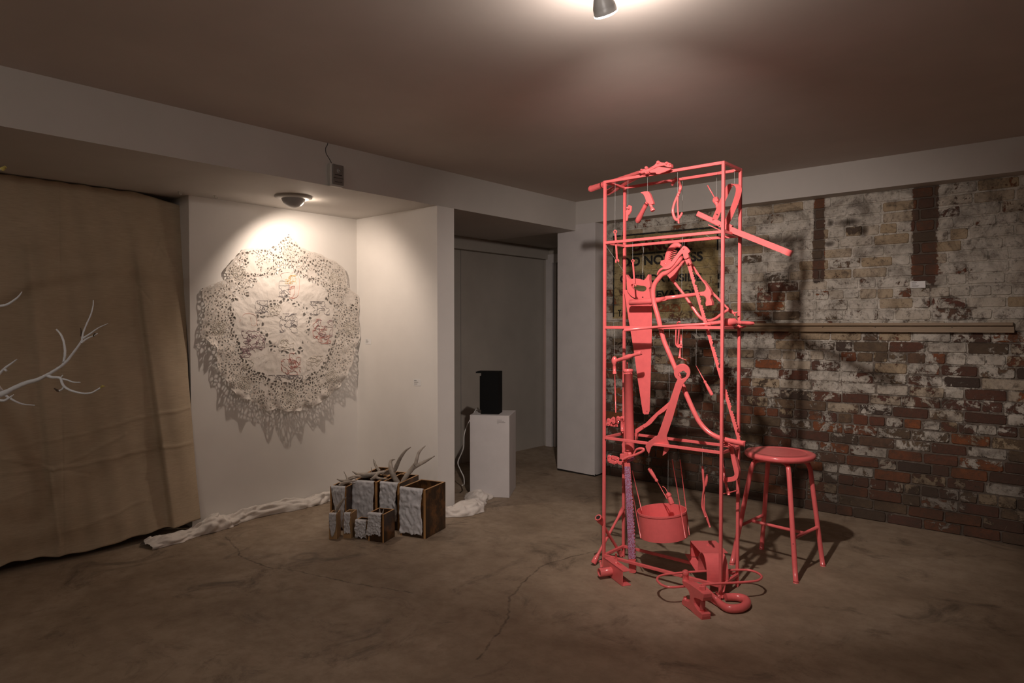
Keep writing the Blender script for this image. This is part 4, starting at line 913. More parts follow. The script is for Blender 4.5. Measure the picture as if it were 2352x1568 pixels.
for x_, y_ in ((693, 300), (790, 625)): q = ony(*K9(x_, y_), y - .022); MB().lathe(q, q - YT(.006), ((0, .005), (.6, .005), (1, .003)), 10).build('rivet', 'pink', T)
b0_, b1_ = ony(1581, 603, y), ony(1699, 1014, y); d = b1_ - b0_; L = d.length; d.normalize(); s_ = Vector((d.z, 0, -d.x)); s_ = s_ if s_.x > 0 else -s_
ed = [b0_ - s_ * .010, b1_ - s_ * .010, b1_ + s_ * .006]; nT = 66
for i in range(nT, 2, -1):
    t_ = i / nT * (L - .03) + .01
    if i % 8 == 0: ed += [b0_ + d * t_ + s_ * .001, b0_ + d * (t_ - .006) + s_ * .001]
    else: ed += [b0_ + d * t_ + s_ * .006, b0_ + d * (t_ - .006) + s_ * .0115]
ed += [b0_ + s_ * .010]
MB().plate(ed, YT(.0018)).build('toothed_blade', 'pink', T)
hang(T, ony(*K9(700, 240), y), RZ[3])
# --- small bow saw with pistol grip
y = 3.57
T = tool('pruning_bow_saw', 'smaller pink bow saw with a fat ribbed pistol grip, behind the big one', 'saw', ony(*K9(420, 900), y))
MB().tube([ony(*K9(*q), y) for q in ((630, 260), (560, 225), (480, 240), (400, 330), (350, 450), (330, 560), (290, 640))], [.010, .014, .017, .019, .020, .020, .020], 18, 5).build('grip', 'pink', T)
mb = MB()
for s in range(6):
    c0, c1 = ony(*K9(330 + s * 15, 500 - s * 38), y), None; mb.tube([ony(*K9(320 + s * 14, 520 - s * 42), y - .0165), ony(*K9(395 + s * 16, 545 - s * 40), y - .020), ony(*K9(470 + s * 14, 560 - s * 40), y - .014)], .0022, 6, 3)
mb.build('grip_ribs', 'pink', T)
MB().plate([ony(*K9(*q), y - .016) for q in ((170, 570), (240, 560), (400, 560), (420, 640), (330, 760), (250, 740), (200, 700), (155, 660))], YT(.032)).build('butt', 'pink', T, bevel=.006)
MB().plate([ony(*K9(*q), y - .013) for q in ((640, 575), (705, 560), (660, 660), (560, 770), (510, 880), (490, 970), (410, 1045), (300, 890), (380, 800), (470, 730), (560, 690))], YT(.028)).build('yoke', 'pink', T, bevel=.005)
MB().tube([ony(*q, y) for q in ((1545, 643), (1558, 660), (1573, 679), (1590, 704), (1604, 724), (1616, 734), (1630, 736), (1644, 731), (1656, 722), (1668, 714), (1676, 711))], [.0085, .008, .008, .009, .009, .009, .0085, .0085, .008, .008, .008], 12, 4).build('bow_tube', 'pink', T)
MB().plate([ony(*K9(*q), y + .006) for q in ((800, 560), (850, 590), (1200, 1120), (1760, 1700), (1730, 1720), (1290, 1290), (1180, 1130), (1050, 960), (880, 760), (790, 650))], YT(.003)).build('blade', 'pink', T)
q = ony(1675, 712, y); MB().lathe(q, q + Vector((.03, 0, -.02)), ((0, .010), (.5, .011), (.6, .007), (1, .006)), 10).build('tension_bolt', 'pink', T)
MB().plate([q + Vector((.026, 0, v)) for v in (-.026, -.010)] + [q + Vector((.048, 0, -.010)), q + Vector((.034, 0, -.02)), q + Vector((.036, 0, -.036))], YT(.005)).build('wing_nut', 'pink', T)
hang(T, ony(*K1(1047, 1010), y), RZ[4])
# --- long spiral screwdriver resting on the third shelf
T = tool('spiral_screwdriver', 'long pink push rod driver lying on the eye-level shelf, handle out right', 'screwdriver', ony(*K7(1560, 290), 3.4))
MB().tube([ony(*K7(355, 378), 3.386), ony(*K7(900, 325), 3.39), ony(*K7(1560, 288), 3.40), ony(*K7(1640, 282), 3.42)], [.0085, .007, .008, .010], 12).build('rod', 'pink', T)
pa, pb = ony(*K7(1640, 282), 3.42), ony(*K7(1800, 262), 3.46); MB().lathe(pa, pb, [(i / 16, .009 if i % 2 else .0125) for i in range(17)], 14).build('spiral', 'pink', T)
MB().lathe(pb, ony(*K7(1850, 258), 3.48), ((0, .010), (1, .012)), 14).build('chuck', 'pink', T)
MB().lathe(ony(*K7(1842, 258), 3.48), ony(*K7(2030, 255), 3.53), ((0, .013), (.08, .0195), (.9, .020), (1, .012)), 20).build('body', 'pink', T)
MB().lathe(ony(*K7(2028, 265), 3.53), ony(*K7(2300, 278), 3.60), ((0, .008), (.1, .012), (.15, .009), (.2, .012), (.25, .010), (.7, .011), (.95, .009), (1, .004)), 16).build('handle', 'pink', T)
MB().plate([ony(*K7(*q), 3.60) for q in ((1850, 330), (2180, 318), (2120, 352), (1860, 352))], YT(.02)).build('guide_plate', 'pink', T, bevel=.002)
# --- small C clamp seen edge-on
y = 3.388
T = tool('small_clamp', 'small pink clamp hooked over the third shelf front bar, thin screw below', 'clamp', ony(*K7(1170, 450), y))
MB().tube([ony(*K7(1150, 300), y + .02), ony(*K7(1150, 270), y + .01)] + yp(K7, [(1175, 252), (1195, 262)], y), .004, 8, 4).build('hook', 'pink', T)
mb = MB().ribbon(yp(K7, [(1132, 370), (1128, 480), (1128, 580), (1150, 625), (1185, 640)], y), YT(.012), .004, 3).ribbon(yp(K7, [(1178, 370), (1168, 480), (1160, 590)], y), YT(.012), .004, 3).plate(yp(K7, [(1140, 585), (1215, 590), (1215, 645), (1160, 640)], y), YT(.012)); mb.build('bow', 'pink', T)
MB().tube(yp(K7, [(1208, 445), (1205, 600)], y), .006, 10).build('screw', 'pink', T)
MB().tube(yp(K7, [(1195, 640), (1182, 795)], y), [.005, .0065], 10).build('spindle', 'pink', T); MB().tube(yp(K7, [(1160, 792), (1200, 797), (1285, 830)], y), .0025, 8).build('tommy_bar', 'pink', T)
# --- T handled auger
y = 3.40
T = tool('hand_auger', 'pink auger with a turned cross handle and thin rod, left edge of the frame', 'tool', ony(*K7(205, 840), y))
MB().lathe(ony(*K7(205, 845), y + .0), ony(*K7(612, 715), y - .02), ((0, .009), (.15, .0105), (.3, .011), (.42, .0145), (.55, .0145), (.65, .010), (.72, .0095), (.9, .0125), (.98, .0125), (1, .009)), 18).build('handle', 'pink', T)
MB().lathe(ony(*K7(205, 772), y), ony(*K7(200, 895), y), ((0, .006), (.15, .013), (.4, .0165), (.7, .0165), (.9, .012), (1, .009)), 18).build('knob', 'pink', T)
MB().lathe(ony(*K7(200, 880), y), ony(*K7(207, 1032), y), ((0, .010), (.8, .0095), (.82, .0115), (1, .011)), 14).build('socket', 'pink', T)
MB().tube([ony(*K7(208, 1030), y), ony(*K3(358, 680), y), ony(*K3(365, 918), y)], [.0042, .0045, .003], 8).build('rod', 'pink', T)
hang(T, ony(*K7(205, 772), y), RZ[2])
# --- pump / grease gun tube
y = 3.47
T = tool('hand_pump', 'fat pink pump cylinder with a ribbed cap standing upright at the left', 'pump', ony(*K3(520, 1320), y))
pt, pb = ony(*K3(503, 470), y), ony(*K3(522, 1340), y)
MB().lathe(pt, pb, ((0, .0255), (.97, .0285), (1, .026)), 28).build('barrel', 'pink', T)
mb = MB(); pc = ony(*K3(500, 425), y); pd = ony(*K3(503, 480), y); mb.lathe(pc, pd, ((0, .020), (.1, .028), (.12, .030), (.6, .031), (.62, .027), (1, .026)), 12); mb.build('cap', 'pink', T, bevel=.001)
MB().tube([ony(*K3(492, 430), y), ony(*K3(494, 350), y)], .0045, 8).build('plunger', 'pink', T)
MB().lathe(pb, pb - Z * .055, ((0, .026), (.5, .022), (.6, .016), (1, .012)), 20).build('foot_cone', 'pink', T)
# --- giant wrench
xc = ony(*K4(835, 400), Y0).x; k_ = .32; Pn = Vector((k_, -1, -.24)).normalized(); Pp = Vector((xc, Y0 + .0, RZ[1]))
T = tool('giant_wrench', 'giant flat pink wrench leaning in the centre, ring end up and jaw over the bar', 'wrench', onp(*K3(1110, 468), Pp, Pn))
WP = lambda l: [onp(*K3(*q), Pp, Pn) for q in l]; tw = -Pn * .014; tw = tw if tw.y > 0 else -tw
rc = [(1110 + 92 * math.cos(t), 468 + 94 * math.sin(t)) for t in [R(v) for v in range(125, 415, 12)]]
out = rc[::1] + [(1165, 545), (1120, 600), (1085, 700), (1000, 1000), (938, 1180), (945, 1235), (968, 1290), (962, 1340), (935, 1375), (890, 1405), (905, 1330), (905, 1298), (870, 1275), (840, 1272), (800, 1280), (765, 1305), (750, 1345), (738, 1385), (712, 1345), (698, 1300), (705, 1268), (760, 1228), (832, 1180), (870, 1080), (1000, 700), (1032, 600)]
MB().plate(WP(out), tw, [WP([(1128, 447), (1163, 478), (1150, 522), (1103, 545), (1068, 500), (1078, 468)])]).build('wrench_body', 'pink', T, bevel=.002)
hang(T, onp(*K3(1110, 376), Pp, Pn), RZ[2])
# --- screwdrivers
def driver(label, kf, tip, mid, end, y, r, ztop):
    T = tool('screwdriver', label, 'screwdriver', ony(*kf(*mid), y)); a, b_, c = ony(*kf(*tip), y), ony(*kf(*mid), y), ony(*kf(*end), y)
    MB().tube([a, b_], [.0022, .003], 8).build('shaft', 'pink', T)
    MB().lathe(b_, c, ((0, r * .6), (.06, r * .85), (.14, r * .85), (.18, r * .62), (.3, r * .8), (.5, r), (.95, r), (1, r * .8)), 8).build('handle', 'pink', T)
    hang(T, (a if a.z > c.z else c), ztop); return T
driver('slim pink screwdriver hanging point up, right of the giant wrench', K3, (1268, 390), (1362, 560), (1450, 722), 3.50, .0095, RZ[2])
driver('pink screwdriver hanging handle up over the shallow drum', K4, (940, 1005), (832, 812), (738, 662), 3.50, .0110, RZ[1])
# --- nut driver with curled wire over the drum
y = 3.47
T = tool('socket_bit', 'short pink hexagonal socket with a curled wire above the drum', 'tool', ony(*K4(960, 980), y))
MB().lathe(ony(*K4(945, 940), y), ony(*K4(970, 985), y), ((0, .010), (.3, .0165), (.8, .0165), (1, .012)), 6).build('hex_head', 'pink', T)
MB().lathe(ony(*K4(965, 980), y), ony(*K4(1000, 1068), y), ((0, .011), (.2, .014), (.9, .0155), (1, .012)), 8).build('socket', 'pink', T)
MB().tube(yp(K4, [(952, 945), (930, 900), (905, 872), (890, 868)], y), .0022, 6, 4).build('wire', 'pink', T); hang(T, ony(*K4(952, 940), y), RZ[1])
# --- chain pipe wrench
y = 3.50
T = tool('chain_wrench', 'pink chain wrench with two groups of riveted links and a looped handle, lower left', 'wrench', ony(*K8(600, 760), y))
def link(c, c2, w, yy):
    a, b_ = ony(*K8(*c), yy), ony(*K8(*c2), yy); d = (b_ - a); dn = d.normalized(); s_ = Vector((-dn.z, 0, dn.x)); P = []
    for t in range(-90, 91, 30): P.append(b_ + (dn * math.cos(R(t)) + s_ * math.sin(R(t))) * w)
    for t in range(90, 271, 30): P.append(a + (dn * math.cos(R(t)) + s_ * math.sin(R(t))) * w)
    MB().plate(P, YT(.004)).build('chain_link', 'pink', T, bevel=.001)
    for q in (a, b_): MB().lathe(q - YT(.0), q - YT(.005), ((0, .0038), (1, .003)), 8).build('rivet', 'pink', T)
link((195, 280), (190, 372), .0135, y); link((320, 235), (205, 330), .010, y + .006); link((320, 330), (440, 215), .011, y + .004); link((430, 330), (320, 230), .010, y + .010); link((440, 230), (560, 260), .012, y + .006)
MB().obox(ony(*K8(500, 370), y + .012), Vector((.062, 0, 0)), YT(.02), Z * .046).build('upper_block', 'pink', T, bevel=.003)
MB().obox(ony(*K8(130, 420), y + .016), Vector((.085, 0, .002)), YT(.004), Z * .018).build('cross_strap', 'pink', T)
MB().tube(yp(K8, [(540, 230), (548, 560)], y - .008), .0085, 12).build('pin', 'pink', T); MB().tube(yp(K8, [(548, 560), (562, 600), (575, 610)], y - .004), .0045, 8).build('pin_hook', 'pink', T)
MB().plate(yp(K8, [(580, 370), (660, 370), (660, 650), (650, 800), (655, 1180), (530, 1180), (545, 1000), (530, 900), (570, 820), (590, 700)], y), YT(.014)).build('shank', 'pink', T, bevel=.002)
y2 = 3.43
link((212, 1222), (215, 1320), .0135, y2); link((210, 1318), (345, 1365), .0115, y2 - .004); link((340, 1368), (440, 1350), .010, y2 + .004); link((440, 1360), (545, 1390), .011, y2); link((545, 1385), (600, 1300), .011, y2 + .004); link((290, 1230), (430, 1270), .012, y2 + .01)
MB().obox(ony(*K8(480, 1290), y2), Vector((.075, 0, .01)), YT(.02), Z * .035).build('lower_jaw', 'pink', T, bevel=.004)
MB().obox(ony(*K8(580, 1400), y2 - .006), Vector((.022, 0, 0)), YT(.02), Z * .07).build('jaw_post', 'pink', T, bevel=.003)
MB().lathe(ony(*K8(740, 1100), y2), ony(*K8(740, 1210), y2), ((0, .009), (.3, .013), (.8, .013), (1, .009)), 8).build('lock_nut', 'pink', T)
MB().tube(yp(K8, [(560, 1290), (700, 1225), (850, 1180), (950, 1140), (1080, 1075), (1105, 1035), (1080, 1010), (1000, 1005), (920, 1030), (880, 1080), (820, 1200)], y2 - .022), [.0075] * 8 + [.006, .005, .004], 10, 5).build('loop_handle', 'pink', T)
MB().plate(yp(K8, [(640, 1290), (860, 1210), (880, 1280), (660, 1400)], y2 + .002), YT(.008)).build('glitter_cuff', 'glitter', T)
# --- glitter saw blade
y = 3.415
bl = [K4(462, 618), K4(532, 618), K4(520, 640)]
fpt = [(*K4(460, 605),), (*K4(530, 605),)]
Lp, Rp = [], []
zB = ony(1452, 1318, y).z
def edge(y_): s = (y_ - 1063) / (1318 - 1063); return 1434 + 11.5 * s, (1446.5 + 4.5 * min(1, s * 2) + 9.0 * s)
for i in range(193):
    yy_ = 1063 + (1316 - 1063) * i / 192; l_, r_ = edge(yy_)
    w_ = 3.6 * (abs(math.sin(i * math.pi / 6.4)) ** .5) - 2.6 if i > 30 else 0
    Lp.append(ony(l_, yy_, y)); Rp.append(ony(r_ + w_, yy_, y))
T = thing('glitter_blade', 'long flat scallop-edged saw blade covered in purple glitter, standing on the floor', 'saw', ony(1452, 1318, y))
MB().plate(Rp + Lp[::-1], YT(.005)).build('blade', 'pink', T)
MB().plate([p - YT(.0012) for p in Rp[6:168]] + [p - YT(.0012) for p in Lp[6:168][::-1]], YT(.001)).build('glitter_face', 'glitter', T)
# --- curved flat bar
y = 3.505
T = tool('pry_bar', 'curved flat pink bar with a rivet, passing behind the giant wrench', 'tool', ony(*K3(600, 1150), y))
MB().plate([ony(*K3(*q), y) for q in ((582, 1108), (640, 1070), (700, 1035), (760, 975), (820, 918), (900, 850), (965, 795), (1010, 760), (1020, 800), (930, 885), (910, 905), (840, 950), (760, 1045), (740, 1060), (660, 1110), (605, 1150), (588, 1170), (580, 1135))], YT(.008)).build('bar', 'pink', T, bevel=.001)
MB().plate([ony(*K3(*q), y) for q in ((582, 1165), (605, 1150), (590, 1225), (584, 1230))], YT(.02)).build('tip', 'pink', T); q = ony(*K3(680, 1080), y); MB().lathe(q, q - YT(.006), ((0, .005), (1, .003)), 10).build('rivet', 'pink', T)
hang(T, ony(*K3(965, 800), y), RZ[2])
# --- big G clamp
y = 3.50
T = tool('g_clamp', 'heavy pink G-clamp fixed to the right side of the frame below the bow saw end', 'clamp', ony(*K4(1690, 500), y))
gp = cr([Vector((a, b_, 0)) for a, b_ in [(1545, 375), (1600, 365), (1645, 375), (1690, 415), (1705, 500), (1735, 620), (1752, 690), (1745, 750), (1715, 792), (1650, 805), (1590, 812), (1583, 770), (1640, 765), (1690, 748), (1697, 715), (1675, 620), (1655, 510), (1640, 430), (1610, 412), (1560, 425)]], 2)
MB().plate([ony(*K4(p.x, p.y), y) for p in gp[:-1]], YT(.012)).build('web', 'pink', T, bevel=.002)
MB().ribbon([ony(*K4(*q), y + .006) for q in ((1545, 375), (1600, 365), (1645, 375), (1690, 415), (1705, 500), (1735, 620), (1752, 690), (1745, 750), (1715, 792), (1590, 812))], YT(.026), .006, 3).build('outer_flange', 'pink', T)
MB().tube(yp(K4, [(1560, 565), (1568, 640), (1595, 780)], y + .006), .0075, 12).build('screw_stub', 'pink', T); MB().lathe(ony(*K4(1578, 790), y + .006), ony(*K4(1600, 780), y + .006), ((0, .010), (1, .010)), 12).build('anvil', 'pink', T)
MB().tube(yp(K4, [(1595, 790), (1628, 940)], y + .006), .0072, 12).build('screw', 'pink', T); MB().lathe(ony(*K4(1625, 905), y + .006), ony(*K4(1634, 960), y + .006), ((0, .008), (.5, .010), (1, .009)), 12).build('screw_head', 'pink', T)
MB().tube(yp(K4, [(1580, 948), (1630, 938), (1730, 912)], y + .006), [.004, .003, .0045], 8).build('tommy_bar', 'pink', T)
# --- pliers edge-on
y = 3.50
T = tool('pliers', 'thin pink pliers hanging edge-on right of the drum', 'pliers', ony(*K4(1358, 880), y))
MB().tube(yp(K4, [(1340, 638), (1345, 700), (1350, 780), (1358, 880), (1345, 960), (1336, 1080), (1352, 1140), (1375, 1210)], y), [.005, .007, .006, .007, .004, .005, .006, .005], 10, 4).build('handle', 'pink', T)
MB().tube(yp(K4, [(1392, 735), (1385, 800), (1375, 850), (1358, 885), (1362, 980), (1360, 1120), (1390, 1220), (1425, 1325)], y + .012), [.0055, .008, .007, .006, .003, .005, .007, .005], 10, 4).build('jaw', 'pink', T)
MB().tube(yp(K4, [(1350, 630), (1385, 640), (1390, 660)], y), .0018, 6, 3).build('wire_hook', 'dark', T); hang(T, ony(*K4(1340, 636), y), RZ[1])
# --- shallow drum
dep = 3.86; c_ = fd(*K4(882, 1130), dep); rr_ = .1365; up_ = Vector((0, 0, 1)); rt = Vector((math.cos(YAW), math.sin(YAW), 0)); ax = (up_ - rt * .085).normalized(); bxx = (rt + up_ * .085).normalized(); byy = ax.cross(bxx)
hgt = .148
T = tool('shallow_drum', 'shallow round pink metal drum slung on four rods near the bottom', 'drum', c_ - ax * hgt)
mb = MB(); n = 64; prof = [(-hgt, rr_ - .001), (-.010, rr_), (-.010, rr_ + .003), (0, rr_ + .003), (0, rr_ - .002), (-hgt + .003, rr_ - .004), (-hgt + .003, .001)]; vs = []
for h_, r_ in prof:
    for jx in range(n): t_ = 2 * math.pi * jx / n; vs.append(c_ + ax * h_ + (bxx * math.cos(t_) + byy * math.sin(t_)) * r_)
fs = [(i * n + jx, i * n + (jx + 1) % n, (i + 1) * n + (jx + 1) % n, (i + 1) * n + jx) for i in range(len(prof) - 1) for jx in range(n)]; fs.append(tuple(range(n))[::-1]); mb.add(vs, fs, 0, False)
o = mb.build('drum_shell', 'pink', T)
for ang_, top_, bot_ in ((200, K4(545, 890), K4(645, 1445)), (145, K4(550, 690), K4(655, 1135)), (-50, K4(1000, 565), K4(1148, 1445)), (15, K4(1088, 565), K4(1192, 1412))):
    t_ = R(ang_)
    base = c_ + (bxx * math.cos(t_) + byy * math.sin(t_)) * (rr_ + .006); fw_ = Vector((-math.sin(YAW), math.cos(YAW), 0)); dd = (base - O).dot(fw_)
    MB().tube([fd(*top_, dd), fd(*bot_, dd)], [.0028, .0030], 8).build('hanger_rod', 'pink', T)
# --- four way lug wrench behind the left post
T = tool('lug_wrench', 'pink four-way wheel wrench leaning crosswise at the foot of the left post', 'wrench', onz(1361, 1300, .01))
pa, pb = fd(*K5(118, 800), 4.07), fd(*K5(478, 140), 4.17)
pc_, pe = fd(*K5(178, 250), 4.02), fd(*K5(455, 715), 4.22)
pa.z = max(pa.z, .014); pe.z = max(pe.z, .014)
MB().lathe(pa, pb, ((0, .0165), (.09, .0165), (.17, .009), (.82, .008), (.92, .013), (1, .014)), 14).build('arm', 'pink', T)
MB().lathe(pc_, pe, ((0, .021), (.08, .020), (.18, .010), (.82, .009), (.92, .015), (1, .0145)), 14).build('arm', 'pink', T)
dv = (pc_ - pe).normalized(); MB().lathe(pc_ + dv * .001, pc_ - dv * .004, ((0, .015), (1, .015)), 6).build('socket_hole', 'dark', T)
# --- channel iron with pipe
T = tool('channel_bracket', 'short pink channel iron with a pipe stub, front left on the floor', 'bracket', onz(1429, 1346, 0))
a_ = onz(1429, 1346.6, .0); b_ = onz(1384, 1312, .0); u_ = (b_ - a_).normalized(); Lc = .235; w_ = Vector((-u_.y, u_.x, 0)); w_ = w_ if w_.y > 0 else -w_
hc = .085
MB().obox(a_, u_ * Lc, w_ * .005, Z * hc).build('web', 'pink', T, bevel=.001)
MB().obox(a_ + Z * .0, u_ * Lc, w_ * .055, Z * .005).build('flange', 'pink', T, bevel=.001); MB().obox(a_ + Z * (hc - .005), u_ * Lc, w_ * .055, Z * .005).build('flange', 'pink', T, bevel=.001)
pm = a_ + u_ * .135 + Z * .040; mb = MB(); dn = -w_; n = 24; sd_ = u_; vs = []
for h_, r_ in ((0, .024), (.075, .024), (.075, .019), (.0, .019)):
    for jx in range(n): t_ = 2 * math.pi * jx / n; vs.append(pm + dn * h_ + (sd_ * math.cos(t_) + Z * math.sin(t_)) * r_)
mb.add(vs, [(i * n + jx, i * n + (jx + 1) % n, (i + 1) * n + (jx + 1) % n, (i + 1) * n + jx) for i in range(3) for jx in range(n)], 0, True).build('pipe_stub', 'pink', T)
q = pm + dn * .055 + Z * .022 + u_ * .01; MB().lathe(q, q + Z * .035 + u_ * .02, ((0, .009), (.3, .009), (.35, .006), (.8, .006), (.85, .010), (1, .009)), 8).build('set_screw', 'pink', T)
q = a_ + u_ * .13 + w_ * .03 + Z * hc; MB().tube([q, q + Z * .055], .006, 8).build('rod', 'pink', T); MB().obox(q + u_ * .004, -u_ * .05, w_ * .012, Z * .008).build('weld_tab', 'pink', T)
# --- arch and box guard
T = tool('blade_guard', 'pink sheet metal guard with an arched hood beside an open box, at the frame foot', 'guard', onz(1612, 1330, .06))
zb = .062
fA, fB = onz(*K11(520, 605), zb), onz(*K11(690, 815), zb); dr = (fB - fA).normalized(); axd = Vector((-dr.y, dr.x, 0)); axd = axd if axd.x > 0 else -axd
wA = (fB - fA).length; apex = .135; P = []
for i in range(25):
    t_ = math.pi * i / 24; s = wA / 2 - math.cos(t_) * wA / 2; hz_ = math.sin(t_) ** .75 * apex
    P.append(fA + dr * s + Z * hz_)
AW = .115
MB().ribbon([p + axd * AW / 2 for p in P], axd * AW, .004, 0).build('arched_hood', 'pink', T)
MB().plate([p + axd * AW for p in P], axd * .003).build('side_disc', 'pink', T)
bo = fA - dr * .155; hB, hT = .035, .125
MB().obox(bo + Z * hT, dr * .21, axd * .15, Z * .003).build('top_sheet', 'pink', T)
MB().obox(bo + Z * hB, dr * .003, axd * .15, Z * (hT - hB)).build('end_sheet', 'pink', T)
MB().obox(bo + Z * 0 + axd * .13, dr * .16, axd * .003, Z * hT).build('back_sheet', 'pink', T)
MB().plate([bo + Z * hB - dr * .04 - axd * .02, bo + Z * (hB - .004) - dr * .03 + axd * .06, bo + dr * .155 + axd * .06, bo + dr * .155 - axd * .01], Z * .003).build('bottom_flange', 'pink', T)
MB().lathe(bo + dr * .08 + axd * .08 + Z * (hT + .003), bo + dr * .08 + axd * .08 + Z * (hT + .010), ((0, .008), (1, .006)), 6).build('bolt', 'pink', T)
# --- oval rod
ov = [onz(*K5(*q), .098) for q in ((885, 1000), (905, 960), (980, 935), (1090, 922), (1220, 910), (1450, 895), (1700, 885), (1850, 880), (1970, 882), (2070, 905), (2140, 955), (2110, 1000), (2030, 1018), (1900, 1028), (1650, 1042), (1400, 1060), (1200, 1078), (1080, 1088), (990, 1080), (920, 1045))]
tag(MB().tube(ov, .0062, 12, 4, 0, True).build('oval_ring', 'pink', loc=ov[0]), 'long oval loop of pink rod lying level around the foot of the frame', 'ring', TG)
# --- puller
T = tool('gear_puller', 'heavy pink H-shaped puller with threaded screws, front right on the floor', 'puller', onz(*K11(590, 1510), 0))
g0, g1 = onz(*K11(225, 1225), 0), onz(*K11(590, 1512), 0); dg = (g1 - g0).normalized(); gn = Vector((dg.y, -dg.x, 0)); gb = -gn if gn.y < 0 else gn
GP = lambda l, off=0: [onp(*K11(*q), g0 + gb * off, gn) for q in l]
ho = cr([Vector((a, b_, 0)) for a, b_ in [(217, 775), (222, 770), (330, 810), (420, 870), (500, 925), (600, 1005), (625, 1030), (612, 1155), (560, 1130), (500, 1105), (450, 1095), (440, 1150), (450, 1230), (500, 1310), (560, 1370), (600, 1410), (592, 1510), (580, 1512), (480, 1430), (380, 1330), (300, 1270), (218, 1215), (217, 1140), (250, 1130), (310, 1160), (352, 1165), (368, 1110), (362, 1040), (340, 960), (280, 890), (217, 840)]], 2)
MB().plate(GP([(p.x, p.y) for p in ho[:-1]]), gb * .048).build('body', 'pink', T, bevel=.003)
sc = lambda q, off=.024: onp(*K11(*q), g0 + gb * off, gn)
MB().lathe(sc((290, 570)), sc((285, 800)), ((0, .010), (.05, .0165), (.35, .0165), (.37, .0155), (1, .0155)), 14).build('screw', 'pink', T)
MB().lathe(sc((278, 1070)), sc((285, 1150)), ((0, .009), (.4, .009), (.5, .013), (1, .013)), 12).build('screw', 'pink', T)
MB().lathe(sc((600, 865)), sc((622, 1030)), ((0, .011), (.1, .0165), (.6, .0165), (.65, .013), (1, .013)), 6).build('bolt', 'pink', T)
pr_ = [(i / 20, .011 if i % 2 else .0135) for i in range(21)]; MB().lathe(sc((612, 1140)), sc((606, 1320)), pr_, 14).build('threaded_screw', 'pink', T); MB().lathe(sc((608, 1320)), sc((618, 1400)), ((0, .0155), (.3, .013), (.5, .009), (1, .012)), 14).build('screw_foot', 'pink', T)
# --- hook pipe
hk = [onz(*K11(*q), z_) for q, z_ in (((645, 895), .085), ((760, 1010), .060), ((880, 1130), .035), ((980, 1230), .024), ((1080, 1285), .023), ((1200, 1300), .023), ((1330, 1285), .023), ((1425, 1235), .023), ((1450, 1170), .023), ((1400, 1115), .023), ((1290, 1085), .023), ((1160, 1075), .023), ((1040, 1078), .023))]
T = tool('hook_pipe', 'thick pink bent pipe hooking round on the floor, front right', 'pipe', hk[6])
MB().tube(hk, [.009, .011, .014, .018, .0205, .0215, .0215, .0215, .0215, .0215, .021, .020, .019], 16, 5).build('pipe', 'pink', T)
MB().lathe(hk[0], hk[0] + Vector((-.01, -.01, .012)), ((0, .012), (1, .010)), 6).build('end_nut', 'pink', T)
tag(MB().obox(onz(*K11(700, 1120), .012), onz(*K11(935, 1290), .004) - onz(*K11(700, 1120), .012), Vector((.015, .012, 0)), Z * .008).build('steel_strip', 'pink', loc=onz(*K11(935, 1290), 0), bevel=.001), 'short flat pink strip lying between the puller and the bent pipe', 'strip', TG)
T = tool('hinged_strut', 'thin pink strut with a bolt leaning against the front right post', 'strut', onz(*K11(975, 1105), 0))
MB().tube([onz(*K11(980, 1105), .008), fd(*K11(1030, 860), 3.60)], .006, 8).build('rod', 'pink', T); q = onz(*K11(945, 1100), .012); MB().lathe(q, q + Vector((-.02, -.01, .03)), ((0, .009), (.4, .009), (.5, .006), (1, .008)), 6).build('bolt', 'pink', T)
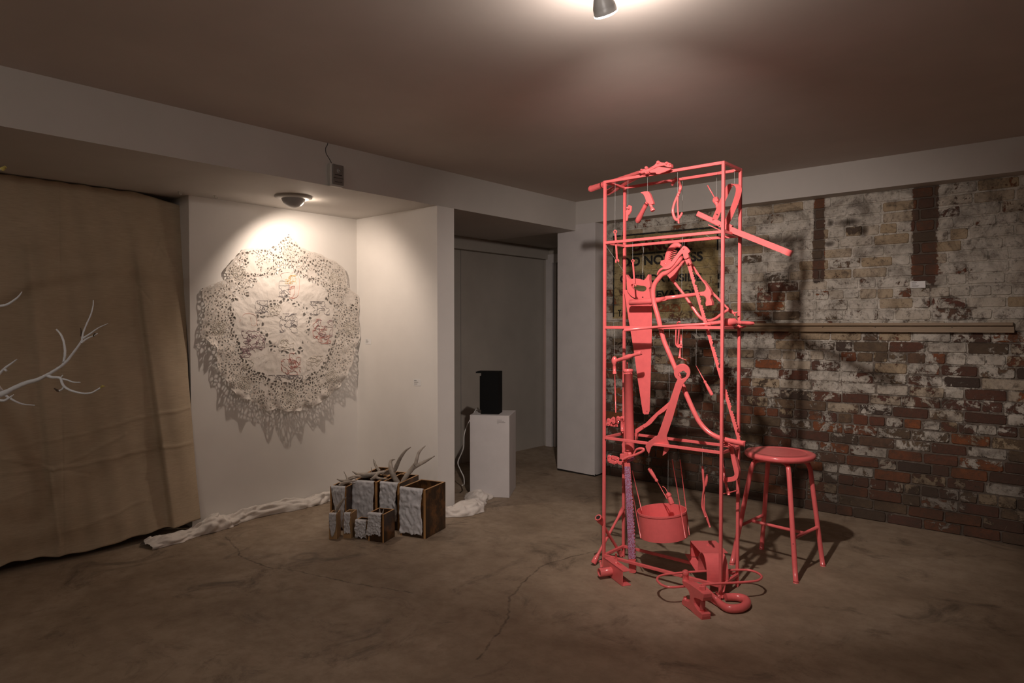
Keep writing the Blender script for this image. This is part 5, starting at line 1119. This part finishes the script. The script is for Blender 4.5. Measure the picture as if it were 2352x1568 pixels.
# --- fixing wires of the frame
mb = MB().tube([ony(*K1(240, 1035), Y0), ony(*K1(430, 1310), 3.52)], .0007, 5).tube([ony(*K1(1300, 920), 3.6), ony(*K1(1360, 960), 3.6)], .0006, 5).tube([ony(*K1(640, 1050), 3.6), ony(*K1(625, 1320), 3.56)], .0007, 5); mb.build('fixing_line', 'nylon', cg)
# ================================================================== STOOL
F4 = [onz(1681, 1296, 0), onz(1749.4, 1260.5, 0), onz(1828, 1338, 0), onz(1890, 1299, 0)]
sc_ = sum(F4, Vector()) / 4; st = thing('bar_stool', 'pink metal bar stool with a round seat beside the frame', 'stool', sc_)
zs_ = .685
ctr = Vector((sc_.x, sc_.y, 0)); ctr2 = onz(1791, 1037, zs_)
ctr = Vector((ctr2.x, ctr2.y, 0))
MB().lathe(ctr + Z * (zs_ - .036), ctr + Z * zs_, ((0, .170), (.05, .192), (.4, .203), (.75, .203), (.93, .197), (1, .186), (1, .182), (.975, .15)), 56).build('seat', 'pink', st)
legs = []
for f_ in F4:
    d = (f_ - ctr); d.z = 0; dn = d.normalized(); rr_ = d.length
    pts = [ctr + dn * .05 + Z * (zs_ - .050), ctr + dn * .125 + Z * (zs_ - .050), ctr + dn * .158 + Z * (zs_ - .062), ctr + dn * .176 + Z * (zs_ - .098), f_ + Z * .0]
    p2 = cr(pts[:4], 5) + [pts[3].lerp(pts[4], k / 6) for k in range(1, 7)]
    MB().tube(p2, .0142, 14).build('leg', 'pink', st)
    MB().lathe(f_ + Z * .012, f_, ((0, .0155), (1, .0155)), 14).build('foot_cap', 'pink', st); legs.append((pts[3], pts[4]))
lz = lambda k, z: legs[k][0].lerp(legs[k][1], (legs[k][0].z - z) / legs[k][0].z)
pA, pB, pC, pD = lz(0, .235), lz(1, .235), lz(2, .235), lz(3, .235)
MB().tube([pA, pB], .0095, 12).build('stretcher', 'pink', st); MB().tube([pC, pD], .0095, 12).build('stretcher', 'pink', st)
MB().tube([pA.lerp(pB, .45), pC.lerp(pD, .45)], .0095, 12).build('stretcher', 'pink', st)
q = lz(2, .21); MB().lathe(q + Vector((.003, -.0145, 0)), q + Vector((.003, -.016, 0)), ((0, .0025), (1, .0025)), 8).build('screw_hole', 'dark', st)
